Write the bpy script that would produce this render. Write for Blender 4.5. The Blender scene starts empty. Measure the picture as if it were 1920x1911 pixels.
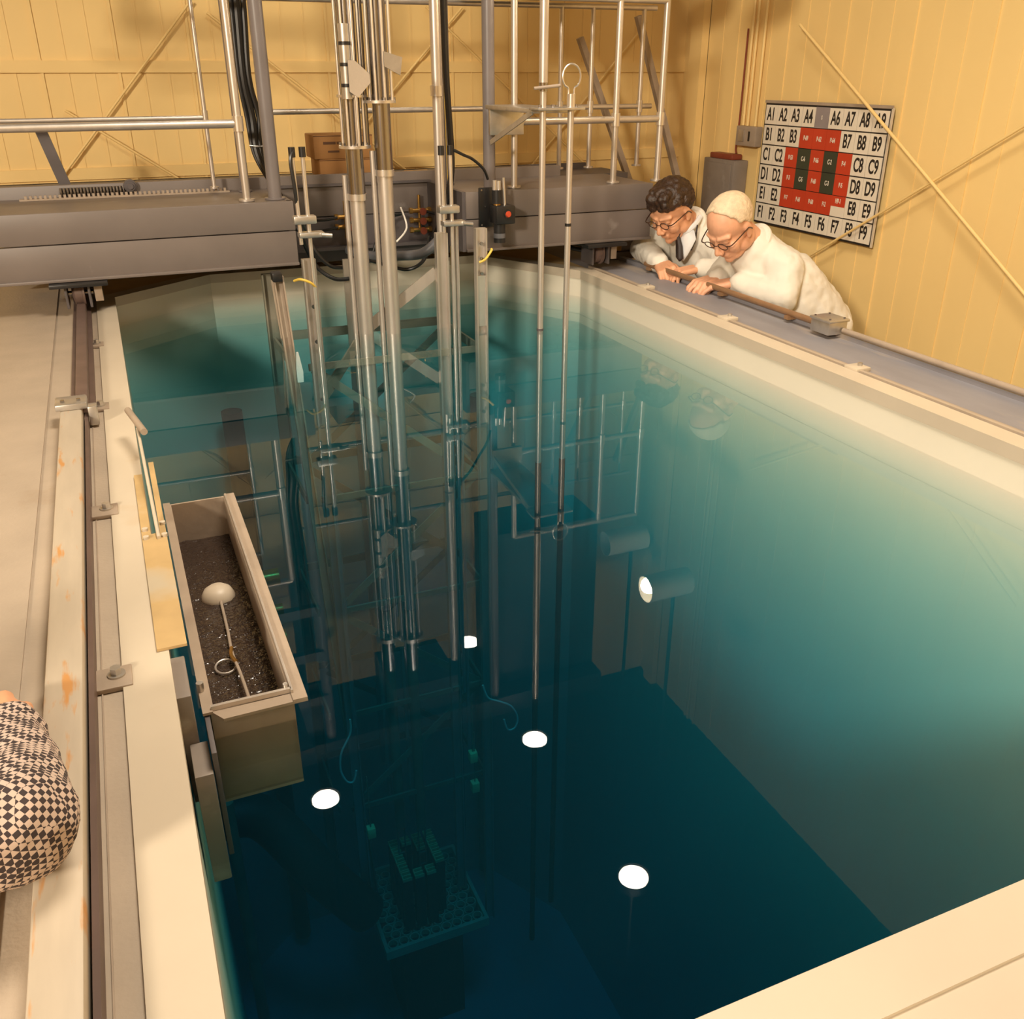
import bpy, bmesh, math, random
from mathutils import Vector, Matrix, noise
random.seed(7)
SC = bpy.context.scene
COL = SC.collection
R = math.radians

# ---------------------------------------------------------------- camera (1 m above the water, over the pool's near left corner)
F = 1730.0; W, H = 1920.0, 1911.0; CX, CY = 960.0, 955.5
PITCH = math.atan2(CY - 130, F); YAW = math.atan2(810, math.hypot(F, 825)); EYE = Vector((0, 0, 1))
cam = bpy.data.cameras.new('camera'); cam.sensor_width = 36; cam.sensor_fit = 'HORIZONTAL'
cam.lens = 36 * F / W; cam.clip_start = .02; cam.clip_end = 100
co = bpy.data.objects.new('camera', cam); COL.objects.link(co)
co.location = EYE; co.rotation_euler = (math.pi / 2 - PITCH, 0, -YAW); SC.camera = co
cam.dof.use_dof = False

# ---------------------------------------------------------------- light and exposure
w = bpy.data.worlds.new('world'); SC.world = w; w.use_nodes = True
w.node_tree.nodes['Background'].inputs[0].default_value = (1, .8, .6, 1)
w.node_tree.nodes['Background'].inputs[1].default_value = .1
SC.view_settings.view_transform = 'Standard'; SC.view_settings.look = 'None'
SC.view_settings.exposure = 0.0; SC.view_settings.gamma = 1; SC.view_settings.use_curve_mapping = False
SC.cycles.use_denoising = True

def area(name, loc, to, size, power, color, spread=180):
    l = bpy.data.lights.new(name, 'AREA'); l.shape = 'DISK'; l.size = size; l.energy = power; l.color = color
    l.spread = R(spread)
    o = bpy.data.objects.new(name, l); COL.objects.link(o); o.location = loc
    o.rotation_euler = (Vector(to) - Vector(loc)).to_track_quat('-Z', 'Y').to_euler()
    return o
area('key_flood', (-4.3, -2.75, 3.1), (2.6, 3.2, 0), .9, 560, (1, .87, .69))
area('fill_behind_camera', (-1.2, -1.6, 3.3), (-.3, 1.2, 0), 1.6, 22, (1, .87, .69))  # added soft fill from above and behind the camera, an unseen source
area('fill_over_pool', (1.05, 1.65, 3.35), (1.05, 2.0, 0), 1.3, 90, (1, .87, .70), 130)  # added overhead fill to brighten the water and pool walls, not a hall lamp

# ---------------------------------------------------------------- materials
MATS = {}
def nt(name):
    m = bpy.data.materials.new(name); m.use_nodes = True
    t = m.node_tree; return m, t, t.nodes['Principled BSDF']
def srgb(*c):
    return tuple(((v / 255) / 12.92 if v / 255 <= .04045 else (((v / 255) + .055) / 1.055) ** 2.4) for v in c) + (1,)
def mat(name, col, rough=.55, metal=0., var=.12, scale=6., bump=0., bscale=60., dirt=None, dscale=3., dthr=.62, stretch=(1, 1, 1), coat=0.):
    m, t, b = nt(name)
    tc = t.nodes.new('ShaderNodeTexCoord'); mp = t.nodes.new('ShaderNodeMapping'); mp.inputs['Scale'].default_value = stretch
    geo = t.nodes.new('ShaderNodeNewGeometry')
    t.links.new(geo.outputs['Position'], mp.inputs['Vector'])
    n = t.nodes.new('ShaderNodeTexNoise'); n.inputs['Scale'].default_value = scale; n.inputs['Detail'].default_value = 5
    t.links.new(mp.outputs[0], n.inputs['Vector'])
    r = t.nodes.new('ShaderNodeValToRGB')
    r.color_ramp.elements[0].position = .3; r.color_ramp.elements[1].position = .7
    r.color_ramp.elements[0].color = tuple(c * (1 - var) for c in col[:3]) + (1,)
    r.color_ramp.elements[1].color = tuple(min(1, c * (1 + var)) for c in col[:3]) + (1,)
    t.links.new(n.outputs[0], r.inputs[0]); last = r.outputs[0]
    if dirt:
        n2 = t.nodes.new('ShaderNodeTexNoise'); n2.inputs['Scale'].default_value = dscale; n2.inputs['Detail'].default_value = 8
        t.links.new(mp.outputs[0], n2.inputs['Vector'])
        r2 = t.nodes.new('ShaderNodeValToRGB'); r2.color_ramp.elements[0].position = dthr; r2.color_ramp.elements[1].position = min(1, dthr + .1)
        t.links.new(n2.outputs[0], r2.inputs[0])
        mx = t.nodes.new('ShaderNodeMixRGB'); mx.inputs[2].default_value = dirt
        t.links.new(r2.outputs[0], mx.inputs[0]); t.links.new(last, mx.inputs[1]); last = mx.outputs[0]
    t.links.new(last, b.inputs['Base Color'])
    b.inputs['Roughness'].default_value = rough; b.inputs['Metallic'].default_value = metal
    b.inputs['Coat Weight'].default_value = coat
    if bump:
        n3 = t.nodes.new('ShaderNodeTexNoise'); n3.inputs['Scale'].default_value = bscale; n3.inputs['Detail'].default_value = 4
        t.links.new(mp.outputs[0], n3.inputs['Vector'])
        bp = t.nodes.new('ShaderNodeBump'); bp.inputs['Strength'].default_value = bump; bp.inputs['Distance'].default_value = .01
        t.links.new(n3.outputs[0], bp.inputs['Height']); t.links.new(bp.outputs[0], b.inputs['Normal'])
    MATS[name] = m; return m

M = dict(
    wall=mat('yellow_wall_paint', (.84, .60, .25), .5, var=.04, scale=1.5, bump=.03, bscale=25),
    ceil=mat('dark_ceiling', (.045, .05, .05), .8),
    floor=mat('walkway_floor', (.22, .19, .15), .7, dirt=(.12, .1, .08, 1)),
    rim=mat('cream_rim_paint', (.57, .485, .37), .45, var=.05, scale=4, dirt=(.54, .43, .30, 1), dscale=5, dthr=.68),
    rimface=mat('white_pool_liner', (.80, .74, .60), .4, var=.03, scale=2),
    basin=mat('pool_liner', (.62, .70, .66), .5, var=.06, scale=1.2),
    curb=mat('tan_curb_plate', (.43, .345, .26), .6, var=.08, scale=7, bump=.1, bscale=120, dirt=(.36, .26, .17, 1), dthr=.66),
    tanmetal=mat('tan_painted_metal', (.36, .28, .21), .5, var=.1, scale=14, bump=.05, dirt=(.25, .18, .13, 1), dthr=.62),
    ochre=mat('ochre_plate', (.50, .34, .155), .5, var=.12, scale=12, dirt=(.5, .42, .3, 1), dthr=.62),
    rusty=mat('cream_channel_with_rust', (.50, .42, .32), .5, var=.06, scale=8, dirt=(.55, .27, .09, 1), dscale=9, dthr=.6, stretch=(6, 1, 1)),
    darkrail=mat('brown_rail_paint', (.13, .085, .07), .45, var=.15, scale=12),
    ledge=mat('blue_grey_ledge', (.25, .24, .26), .5, var=.1, scale=3, stretch=(4, 1, 1), dirt=(.36, .30, .25, 1), dscale=2.5, dthr=.58),
    beam=mat('grey_steel_paint', (.165, .135, .12), .45, var=.1, scale=3.5, dirt=(.27, .24, .22, 1), dscale=7, dthr=.66),
    beamd=mat('dark_steel_paint', (.10, .085, .085), .5, var=.15, scale=5),
    post=mat('grey_post_paint', (.18, .155, .15), .35, var=.08, scale=8),
    over=mat('dark_overhead_steel', (.03, .032, .035), .6, var=.2),
    alu=mat('dull_aluminium', (.62, .56, .50), .38, .75, var=.08, scale=20, stretch=(1, 1, .3)),
    alub=mat('bright_aluminium', (.74, .70, .66), .28, .85, var=.06, scale=20),
    steel=mat('polished_steel', (.36, .35, .36), .2, 1., var=.08, scale=18, stretch=(1, 1, .2)),
    plate=mat('galvanised_plate', (.55, .52, .48), .35, .8, var=.12, scale=25),
    black=mat('black_rubber', (.015, .014, .014), .35, var=.2),
    brass=mat('brass', (.62, .36, .10), .3, .9, var=.15, scale=30),
    pipebrown=mat('brown_conduit', (.33, .19, .10), .35, .3, var=.15, scale=12),
    yellow=mat('yellow_plastic', (.75, .50, .08), .4),
    hose=mat('grey_hose', (.12, .12, .13), .35),
    white=mat('white_tape', (.8, .76, .7), .6, var=.03),
    redlens=mat('red_lens', (.55, .07, .03), .2),
    card=mat('brown_cardboard', (.33, .16, .05), .8, var=.1, scale=6),
    cardd=mat('dark_cardboard_print', (.10, .045, .02), .8),
    ringm=mat('pale_green_grid_metal', (.72, .85, .55), .5, var=.1),
    olive=mat('olive_submerged_steel', (.22, .20, .15), .5, var=.25, scale=5),
    green=mat('green_anodised', (.75, 1, .40), .4, var=.2, scale=10),
    dark=mat('dark_graphite', (.03, .035, .035), .5, var=.2),
    skin=mat('fair_skin', (.72, .36, .20), .5, var=.05, scale=20, bump=.02),
    skinold=mat('ruddy_skin', (.74, .38, .23), .5, var=.08, scale=25, bump=.03),
    hair=mat('dark_brown_hair', (.035, .016, .008), .4, var=.5, scale=60, bump=.4, bscale=140),
    hairold=mat('pale_blond_hair', (.72, .56, .38), .6, var=.12, scale=50, bump=.3, bscale=160),
    coat=mat('white_lab_coat', (.74, .69, .60), .8, var=.03, scale=5, bump=.25, bscale=11),
    shirt=mat('white_shirt', (.72, .72, .72), .7, var=.03),
    tie=mat('tie_and_collar_shade', (.03, .02, .018), .6),  # also colours the painted shade inside the coat collar
    trous=mat('dark_trousers', (.06, .055, .05), .8),
    frame=mat('brown_spectacle_frame', (.05, .022, .012), .3),
    wood=mat('pale_float', (.58, .48, .36), .45, var=.06, scale=10),
    panelgrey=mat('grey_enclosure', (.23, .19, .16), .5, var=.1, scale=12, dirt=(.3, .26, .22, 1), dscale=14, dthr=.6),
    redbrown=mat('red_brown_lid', (.22, .045, .02), .5),
    cell=mat('cream_sign_card', (.76, .68, .56), .5, var=.03),
    red=mat('red_sign_card', (.52, .05, .018), .45, var=.06),
    dgreen=mat('dark_green_sign_card', (.045, .05, .03), .45, var=.08),
    greycell=mat('grey_sign_card', (.27, .23, .23), .5),
    signblk=mat('black_sign_ink', (.02, .015, .012), .6),
    lampshade=mat('black_lamp_shade', (.02, .02, .02), .5),
    lampcan=mat('white_lamp_can', (.75, .75, .70), .3, .2),
    patina=mat('gold_brass_valve', (.75, .50, .12), .3, .8, var=.2, scale=20),
)
def emis(name, col, s):
    m, t, b = nt(name)
    b.inputs['Base Color'].default_value = (0, 0, 0, 1)
    b.inputs['Emission Color'].default_value = col; b.inputs['Emission Strength'].default_value = s
    MATS[name] = m; return m
M['lamp'] = emis('lamp_glow', (1, .86, .68, 1), 46)
M['flood'] = emis('flood_bulb_glow', (1, .80, .55, 1), 260)

def water_mat():
    m = bpy.data.materials.new('pool_water'); m.use_nodes = True; t = m.node_tree
    for n in list(t.nodes): t.nodes.remove(n)
    out = t.nodes.new('ShaderNodeOutputMaterial'); mix = t.nodes.new('ShaderNodeMixShader')
    fr = t.nodes.new('ShaderNodeFresnel'); fr.inputs['IOR'].default_value = 1.48
    geo = t.nodes.new('ShaderNodeNewGeometry'); inv = t.nodes.new('ShaderNodeMath'); inv.operation = 'SUBTRACT'; inv.inputs[0].default_value = 1
    mul = t.nodes.new('ShaderNodeMath'); mul.operation = 'MULTIPLY'
    t.links.new(geo.outputs['Backfacing'], inv.inputs[1]); t.links.new(fr.outputs[0], mul.inputs[0]); t.links.new(inv.outputs[0], mul.inputs[1])
    tr = t.nodes.new('ShaderNodeBsdfTransparent'); gl = t.nodes.new('ShaderNodeBsdfGlossy'); gl.inputs['Roughness'].default_value = .0
    n = t.nodes.new('ShaderNodeTexNoise'); n.inputs['Scale'].default_value = 3.0; n.inputs['Detail'].default_value = 1
    t.links.new(geo.outputs['Position'], n.inputs['Vector'])
    bp = t.nodes.new('ShaderNodeBump'); bp.inputs['Strength'].default_value = .006; bp.inputs['Distance'].default_value = .01
    t.links.new(n.outputs[0], bp.inputs['Height']); t.links.new(bp.outputs[0], gl.inputs['Normal'])
    t.links.new(mul.outputs[0], mix.inputs[0]); t.links.new(tr.outputs[0], mix.inputs[1]); t.links.new(gl.outputs[0], mix.inputs[2])
    t.links.new(mix.outputs[0], out.inputs['Surface'])
    ab = t.nodes.new('ShaderNodeVolumeAbsorption'); ab.inputs['Color'].default_value = (0.0, .685, .815, 1); ab.inputs['Density'].default_value = 1.0
    sc_ = t.nodes.new('ShaderNodeVolumeScatter'); sc_.inputs['Color'].default_value = (.10, .80, 1, 1); sc_.inputs['Density'].default_value = .045
    ad = t.nodes.new('ShaderNodeAddShader'); t.links.new(ab.outputs[0], ad.inputs[0]); t.links.new(sc_.outputs[0], ad.inputs[1])
    t.links.new(ad.outputs[0], out.inputs['Volume'])
    return m
M['water'] = water_mat()

# ---------------------------------------------------------------- mesh helpers
class MB:
    """collects shapes in world coordinates; build() links them as ONE mesh object"""
    def __init__(s): s.b = bmesh.new()
    def box(s, x0, x1, y0, y1, z0, z1, bev=0):
        r = bmesh.ops.create_cube(s.b, size=1)
        for v in r['verts']:
            v.co = Vector(((x0 + x1) / 2 + v.co.x * (x1 - x0), (y0 + y1) / 2 + v.co.y * (y1 - y0), (z0 + z1) / 2 + v.co.z * (z1 - z0)))
        if bev:
            ed = set(e for v in r['verts'] for e in v.link_edges)
            bmesh.ops.bevel(s.b, geom=list(ed), offset=bev, segments=2, affect='EDGES', profile=.5)
        return s
    def beam(s, p, q, wd, ht, up=(0, 0, 1)):
        p, q = Vector(p), Vector(q); d = (q - p); L = d.length; d.normalize()
        u = Vector(up); sd = d.cross(u)
        if sd.length < 1e-4: sd = d.cross(Vector((0, 1, 0)))
        sd.normalize(); u = sd.cross(d)
        r = bmesh.ops.create_cube(s.b, size=1)
        for v in r['verts']:
            c = v.co.copy(); v.co = (p + q) / 2 + d * (c.x * L) + sd * (c.y * wd) + u * (c.z * ht)
        return s
    def cyl(s, p, q, r1, r2=None, seg=20, caps=True):
        p, q = Vector(p), Vector(q); r2 = r1 if r2 is None else r2
        d = q - p; mtx = Matrix.Translation((p + q) / 2) @ d.to_track_quat('Z', 'Y').to_matrix().to_4x4()
        bmesh.ops.create_cone(s.b, cap_ends=caps, segments=seg, radius1=r1, radius2=r2, depth=d.length, matrix=mtx); return s
    def ball(s, c, r, sc=(1, 1, 1), rot=None, seg=16):
        m = Matrix.Translation(Vector(c)) @ (rot.to_4x4() if rot else Matrix.Identity(4)) @ Matrix.Diagonal((sc[0], sc[1], sc[2], 1))
        nv = max(6, seg * 2 // 3); V_ = s.b.verts.new; F_ = s.b.faces.new
        top = V_(m @ Vector((0, 0, r))); bot = V_(m @ Vector((0, 0, -r)))
        rg = [[V_(m @ Vector((r * math.sin(math.pi * j / nv) * math.cos(2 * math.pi * k / seg), r * math.sin(math.pi * j / nv) * math.sin(2 * math.pi * k / seg), r * math.cos(math.pi * j / nv)))) for k in range(seg)] for j in range(1, nv)]
        for k in range(seg):
            k2 = (k + 1) % seg
            F_((top, rg[0][k], rg[0][k2])); F_((bot, rg[-1][k2], rg[-1][k]))
            for j in range(nv - 2): F_((rg[j][k], rg[j + 1][k], rg[j + 1][k2], rg[j][k2]))
        return s
    def caps(s, p, q, r1, r2=None, seg=14):
        r2 = r1 if r2 is None else r2
        s.cyl(p, q, r1, r2, seg); s.ball(p, r1, seg=seg); s.ball(q, r2, seg=seg); return s
    def tube(s, pts, r, seg=8, smooth=True, closed=False):
        P = [Vector(p) for p in pts]
        if smooth and len(P) > 2:
            Q = []
            n = len(P)
            for i in range(n if closed else n - 1):
                a = P[(i - 1) % n] if (closed or i) else P[0]; b_ = P[i]; c = P[(i + 1) % n]; d = P[(i + 2) % n] if (closed or i + 2 < n) else P[-1]
                for k in range(6):
                    u = k / 6
                    Q.append(.5 * ((2 * b_) + (c - a) * u + (2 * a - 5 * b_ + 4 * c - d) * u * u + (3 * b_ - a - 3 * c + d) * u ** 3))
            if not closed: Q.append(P[-1])
            P = Q
        rings = []; n = len(P); prev = None
        for i, p in enumerate(P):
            d = (P[(i + 1) % n] - P[i - 1]) if closed else (P[min(i + 1, n - 1)] - P[max(i - 1, 0)])
            d.normalize()
            if prev is None:
                u = d.orthogonal().normalized()
            else:
                u = prev - d * prev.dot(d); u.normalize()
            prev = u; v = d.cross(u)
            rr = r[i] if isinstance(r, (list, tuple)) else r
            rings.append([s.b.verts.new(p + (u * math.cos(2 * math.pi * k / seg) + v * math.sin(2 * math.pi * k / seg)) * rr) for k in range(seg)])
        m = n if closed else n - 1
        for i in range(m):
            a, b_ = rings[i], rings[(i + 1) % n]
            for k in range(seg):
                s.b.faces.new((a[k], a[(k + 1) % seg], b_[(k + 1) % seg], b_[k]))
        if not closed:
            s.b.faces.new(rings[0][::-1]); s.b.faces.new(rings[-1])
        return s
    def prism(s, pts, axis, a, b_):
        """polygon of 2-D points extruded along axis from a to b_ ; axis x: (y,z), y: (x,z), z: (x,y)"""
        def mk(p, t):
            return Vector((t, p[0], p[1])) if axis == 'x' else Vector((p[0], t, p[1])) if axis == 'y' else Vector((p[0], p[1], t))
        A = [s.b.verts.new(mk(p, a)) for p in pts]; B = [s.b.verts.new(mk(p, b_)) for p in pts]
        s.b.faces.new(A[::-1]); s.b.faces.new(B)
        for i in range(len(pts)):
            j = (i + 1) % len(pts); s.b.faces.new((A[i], A[j], B[j], B[i]))
        return s
    def lathe(s, c, prof, axis='z', seg=24):
        c = Vector(c); rings = []
        for r, h in prof:
            ring = []
            for k in range(seg):
                a = 2 * math.pi * k / seg; x, y = r * math.cos(a), r * math.sin(a)
                v = Vector((x, y, h)) if axis == 'z' else Vector((h, x, y)) if axis == 'x' else Vector((x, h, y))
                ring.append(s.b.verts.new(c + v))
            rings.append(ring)
        for i in range(len(rings) - 1):
            for k in range(seg): s.b.faces.new((rings[i][k], rings[i][(k + 1) % seg], rings[i + 1][(k + 1) % seg], rings[i + 1][k]))
        return s
    def poly(s, vs):
        s.b.faces.new([s.b.verts.new(Vector(v)) for v in vs]); return s
    def build(s, name, material, parent=None, smooth=True, origin=None):
        bmesh.ops.recalc_face_normals(s.b, faces=s.b.faces)
        if parent is not None: o0 = wloc(parent)
        elif origin is not None: o0 = Vector(origin)
        else:
            xs = [v.co for v in s.b.verts]
            o0 = Vector((sum(v.x for v in xs) / len(xs), sum(v.y for v in xs) / len(xs), min(v.z for v in xs)))
        here = o0 if (parent is None) else o0
        if parent is not None and origin is not None: here = Vector(origin)
        for v in s.b.verts: v.co -= here
        me = bpy.data.meshes.new(name); s.b.to_mesh(me); s.b.free()
        if smooth:
            me.polygons.foreach_set('use_smooth', [True] * len(me.polygons))
            try: me.set_sharp_from_angle(angle=R(35))
            except Exception: pass
        o = bpy.data.objects.new(name, me); COL.objects.link(o)
        if material: me.materials.append(material)
        if parent is not None:
            o.parent = parent; o.location = here - o0
        else: o.location = here
        return o
def wloc(o):
    v = Vector((0, 0, 0))
    while o is not None: v += o.location; o = o.parent
    return v
def tag(o, label, cat=None, group=None, kind=None):
    if label: o['label'] = label
    if cat: o['category'] = cat
    if group: o['group'] = group
    if kind: o['kind'] = kind
    return o
def thing(name, label, cat, loc, group=None):
    o = bpy.data.objects.new(name, None); COL.objects.link(o); o.location = loc; o.empty_display_size = .05
    return tag(o, label, cat, group)
def struct(name, mb, m, parent=None, label=None, smooth=False):
    o = mb.build(name, m, parent, smooth=smooth)
    if parent is None: o['kind'] = 'structure'
    if label: o['label'] = label
    return o
def dup(root, delta, label=None, group=None):
    r = root.copy(); COL.objects.link(r); r.location = root.location + Vector(delta)
    if label: r['label'] = label
    if group: r['group'] = group
    def rec(a, b_):
        for ch in list(a.children):
            c = ch.copy(); COL.objects.link(c); c.parent = b_; rec(ch, c)
    rec(root, r)
    return r
def child_matrix(o): return o

# ================================================================ THE SETTING
XR, YF, XL, YN, ZC, ZF = 3.4, 5.35, -5.0, -4.2, 3.4, -.90
b = MB().box(XR, XR + .1, YN, YF, ZF, ZC)
y = YF - .10; k = 0
while y > YN + .1:
    wd = .010 if k % 3 else .016
    b.box(XR - (.003 if k % 3 else .006), XR + .01, y - wd / 2, y + wd / 2, ZF, ZC)
    y -= .145; k += 1
b.box(XR - .05, XR + .01, 5.10, 5.22, ZF, ZC)
struct('wall_right', b, M['wall'])
b = MB().box(XL, XR + .1, YF, YF + .1, ZF, ZC)
x = XR - .12; k = 0
while x > XL + .1:
    wd = .008 if k % 3 else .014
    b.box(x - wd / 2, x + wd / 2, YF - (.003 if k % 3 else .007), YF + .01, ZF, ZC)
    x -= .115; k += 1
for zz in (.50, .985, 1.5, 2.1):
    b.box(XL, XR, YF - .012, YF + .01, zz, zz + .055)
struct('wall_far', b, M['wall'])
struct('wall_left', MB().box(XL - .1, XL, YN, YF, ZF, ZC), M['wall'])
struct('wall_near', MB().box(XL - .1, XR + .1, YN - .1, YN, ZF, ZC), M['wall'])
struct('ceiling', MB().box(XL - .1, XR + .1, YN - .1, YF + .1, ZC, ZC + .1), M['ceil'])
b = MB()
for (x0, x1, y0, y1) in ((XL, -.6, YN, YF), (2.43, XR, YN, YF), (-.6, 2.43, YN, .2), (-.6, 2.43, 5.0, YF)):
    b.box(x0, x1, y0, y1, ZF - .1, ZF)
struct('floor', b, M['floor'])

INN = [(-.03, .50), (2.06, .50), (2.06, 4.02), (1.74, 4.60), (.40, 4.62), (-.03, 4.28)]
def offset(P, d):
    out = []; n = len(P)
    for i in range(n):
        a, b_, c = Vector(P[i - 1]), Vector(P[i]), Vector(P[(i + 1) % n])
        n1 = Vector(((b_ - a).y, -(b_ - a).x)).normalized(); n2 = Vector(((c - b_).y, -(c - b_).x)).normalized()
        m = (n1 + n2).normalized(); out.append(tuple(b_ + m * (d / m.dot(n1))))
    return out
def ring(mb, A, B, z0, z1):
    n = len(A)
    for i in range(n):
        j = (i + 1) % n; a, b_, c, d = A[i], A[j], B[j], B[i]
        mb.poly([(*a, z0), (*b_, z0), (*b_, z1), (*a, z1)])
        mb.poly([(*a, z1), (*b_, z1), (*c, z1), (*d, z1)])
        mb.poly([(*d, z1), (*c, z1), (*c, z0), (*d, z0)])
        mb.poly([(*a, z0), (*d, z0), (*c, z0), (*b_, z0)])
    bmesh.ops.remove_doubles(mb.b, verts=mb.b.verts, dist=1e-5); return mb
OUT = offset(INN, .067)
basin = struct('pool_basin', ring(MB(), INN, OUT, -4.3, .085), M['rimface'])
fl = struct('basin_floor', MB().prism(OUT, 'z', -4.4, -4.2), M['basin'], basin)
struct('coping', ring(MB(), offset(INN, -.004), offset(INN, .07), .085, .125), M['rim'], basin)
wt = MB().prism(offset(INN, .03), 'z', -4.25, 0.0).build('pool_water', M['water'], None, smooth=False)
tag(wt, 'clear still teal water filling the deep reactor pool', 'water', kind='stuff')

# decks round the basin
b = MB().box(-.62, -.098, .2, 5.0, ZF, .118); b.box(-.62, -.25, .2, 5.0, .11, .122)
struct('trim_1', b, M['curb'], label='tan steel curb deck along the left side of the pool')
b = MB().box(-.098, 2.13, .2, .43, ZF, .120)
struct('trim_2', b, M['rim'], label='cream coping block at the near end of the pool')
b = MB().box(-.098, 2.13, 4.69, 5.0, ZF, .118)
struct('trim_3', b, M['ochre'], label='ochre curb beyond the far end of the pool')
b = MB().box(2.132, 2.43, .2, 5.0, ZF, .112)
b.box(2.40, 2.43, .2, 5.0, .11, .128)
struct('trim_4', b, M['ledge'], label='blue grey ledge along the right side of the pool')
# corner fillers behind the chamfers
b = MB(); b.prism([(1.80, 4.69), (2.131, 4.69), (2.131, 4.10)], 'z', ZF, .117); b.prism([(-.097, 4.35), (-.097, 4.69), (.36, 4.69)], 'z', ZF, .117)
struct('trim_5', b, M['ochre'], label='ochre corner plates behind the cut pool corners')

# ================================================================ RAILS AND CLIPS ON THE DECKS
t = thing('crane_rail', 'brown steel rail with cream covered near stretch on left curb', 'rail', (-.15, 3, .12), 'bridge rails')
b = MB().box(-.168, -.135, 2.72, 4.9, .121, .165, .003); b.build('rail_head', M['darkrail'], t)
b = MB().box(-.185, -.12, 2.72, 4.9, .119, .132); b.build('rail_foot', M['darkrail'], t)
b = MB().box(-.205, -.150, .25, 2.68, .121, .168, .006); b.build('channel_cover', M['rusty'], t)['label'] = 'cream rust-stained channel cover'
b = MB().box(-.146, -.138, .25, 2.66, .121, .150); b.build('groove_strip', M['darkrail'], t)  # raised dark strip in place of the groove beside the channel cover
t = thing('rail_end_stop', 'small silver end stop clamped on the left rail', 'bracket', (-.16, 2.7, .12))
MB().box(-.215, -.135, 2.64, 2.72, .168, .186, .004).build('top_plate', M['plate'], t)
MB().box(-.135, -.112, 2.62, 2.66, .125, .178, .003).build('side_lug', M['plate'], t)
for xx in (-.195, -.155):
    MB().cyl((xx, 2.665, .186), (xx, 2.665, .192), .006, seg=6).build('bolt', M['steel'], t)

def clip(y, lab):
    t = thing('rail_clip', lab, 'bracket', (-.115, y, .12), 'rail clips on the left curb')
    MB().box(-.140, -.085, y - .03, y + .03, .119, .128, .002).build('clip_plate', M['tanmetal'], t)
    bm = MB().cyl((-.108, y + .005, .128), (-.108, y + .005, .131), .014, seg=18); bm.build('washer', M['plate'], t)
    MB().cyl((-.108, y + .005, .131), (-.108, y + .005, .142), .009, seg=6).build('bolt', M['plate'], t)
    return t
c0 = clip(1.36, 'rail clip plate on left curb, nearest of the row beside the float tank')
for yy, lb in ((2.03, 'rail clip plate on left curb beside the far end of the float tank'),
               (2.78, 'rail clip plate on left curb beside the silver rail end stop'),
               (3.50, 'rail clip plate on left curb, farthest one near the wheel truck')):
    dup(c0, (0, yy - 1.36, 0), lb)
MB().box(-.132, -.130, .3, 3.9, .119, .1205).build('curb_seam', M['tanmetal'], bpy.data.objects['trim_1'])

# right side: tan rail, clips, conduit with junction box
t = thing('ledge_rail', 'low tan rail bar between cream rim and blue grey ledge', 'rail', (2.16, 2.3, .11), 'bridge rails')
MB().box(2.140, 2.152, .3, 4.1, .111, .128).build('bar', M['curb'], t); MB().box(2.166, 2.174, .3, 4.1, .111, .122).build('bar', M['tanmetal'], t)
def rclip(y, lab):
    t = thing('ledge_clip', lab, 'bracket', (2.15, y, .125), 'clips on the right ledge rail')
    MB().box(2.128, 2.185, y - .03, y + .03, .120, .134, .002).build('clip_plate', M['rim'], t)
    MB().cyl((2.165, y, .134), (2.165, y, .144), .008, seg=6).build('bolt', M['plate'], t)
    return t
r0 = rclip(2.95, 'small cream clip on the ledge rail below the older man')
dup(r0, (0, -.72, 0), 'small cream clip on the ledge rail, nearest to the camera')
dup(r0, (0, .62, 0), 'small cream clip on the ledge rail below the dark-haired man\'s hand')
t = thing('conduit_rail', 'brown conduit along the back edge of the ledge ending at a box', 'pipe', (2.375, 3.2, .13))
MB().cyl((2.375, 2.70, .148), (2.375, 3.95, .148), .012).build('pipe', M['pipebrown'], t)
for yy in (3.9, 3.3, 2.85): MB().box(2.355, 2.395, yy - .012, yy + .012, .126, .140).build('saddle', M['pipebrown'], t)
t = thing('junction_box', 'small grey cast junction box on the back edge of the ledge', 'box', (2.375, 2.64, .12))
MB().box(2.335, 2.42, 2.585, 2.685, .126, .178, .005).build('housing', M['plate'], t)
MB().box(2.330, 2.425, 2.580, 2.690, .172, .182, .003).build('lid', M['plate'], t)
for q in ((2.345, 2.595), (2.41, 2.595), (2.345, 2.675), (2.41, 2.675)): MB().cyl((*q, .182), (*q, .186), .004, seg=8).build('screw', M['steel'], t)
o = MB().cyl((2.40, .25, .142), (2.40, 2.58, .142), .010).build('edge_pipe', M['tanmetal'], None)
tag(o, 'thin tan pipe along ledge edge running towards the camera from the box', 'pipe')

# ================================================================ BRIDGE
Y0, Y1, ZT, ZB, ZM = 4.0, 4.5, .512, .255, .395
br = thing('bridge_carriage', 'grey steel bridge spanning the far end of the pool with a central gap', 'bridge', (1.0, 4.0, .13))
def front(x0, x1):
    b = MB().box(x0, x1, Y0, Y0 + .03, ZM + .002, ZT, .003); b.build('upper_web', M['beam'], br)
    b = MB().box(x0, x1, Y0 + .004, Y0 + .03, ZB, ZM - .002, .002); b.box(x0, x1, Y0 - .010, Y0 + .05, ZB, ZB + .012, .002)
    b.build('lower_web', M['beam'], br)
    MB().box(x0, x1, Y0 + .02, Y1, ZT - .014, ZT - .002).build('deck_plate', M['beam'], br)
front(-.42, .715); front(1.47, 2.42)
for xx in (.69, 1.455):
    MB().box(xx, xx + .02, Y0 + .01, Y1, ZB, ZT).build('end_plate', M['beamd'], br)
b = MB().box(-.42, 2.17, Y1, Y1 + .03, .375, .560, .003); b.build('back_web', M['beam'], br)
MB().box(-.42, 2.5, Y1 + .006, Y1 + .03, .165, .372, .002).build('back_lower_web', M['beamd'], br)
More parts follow.
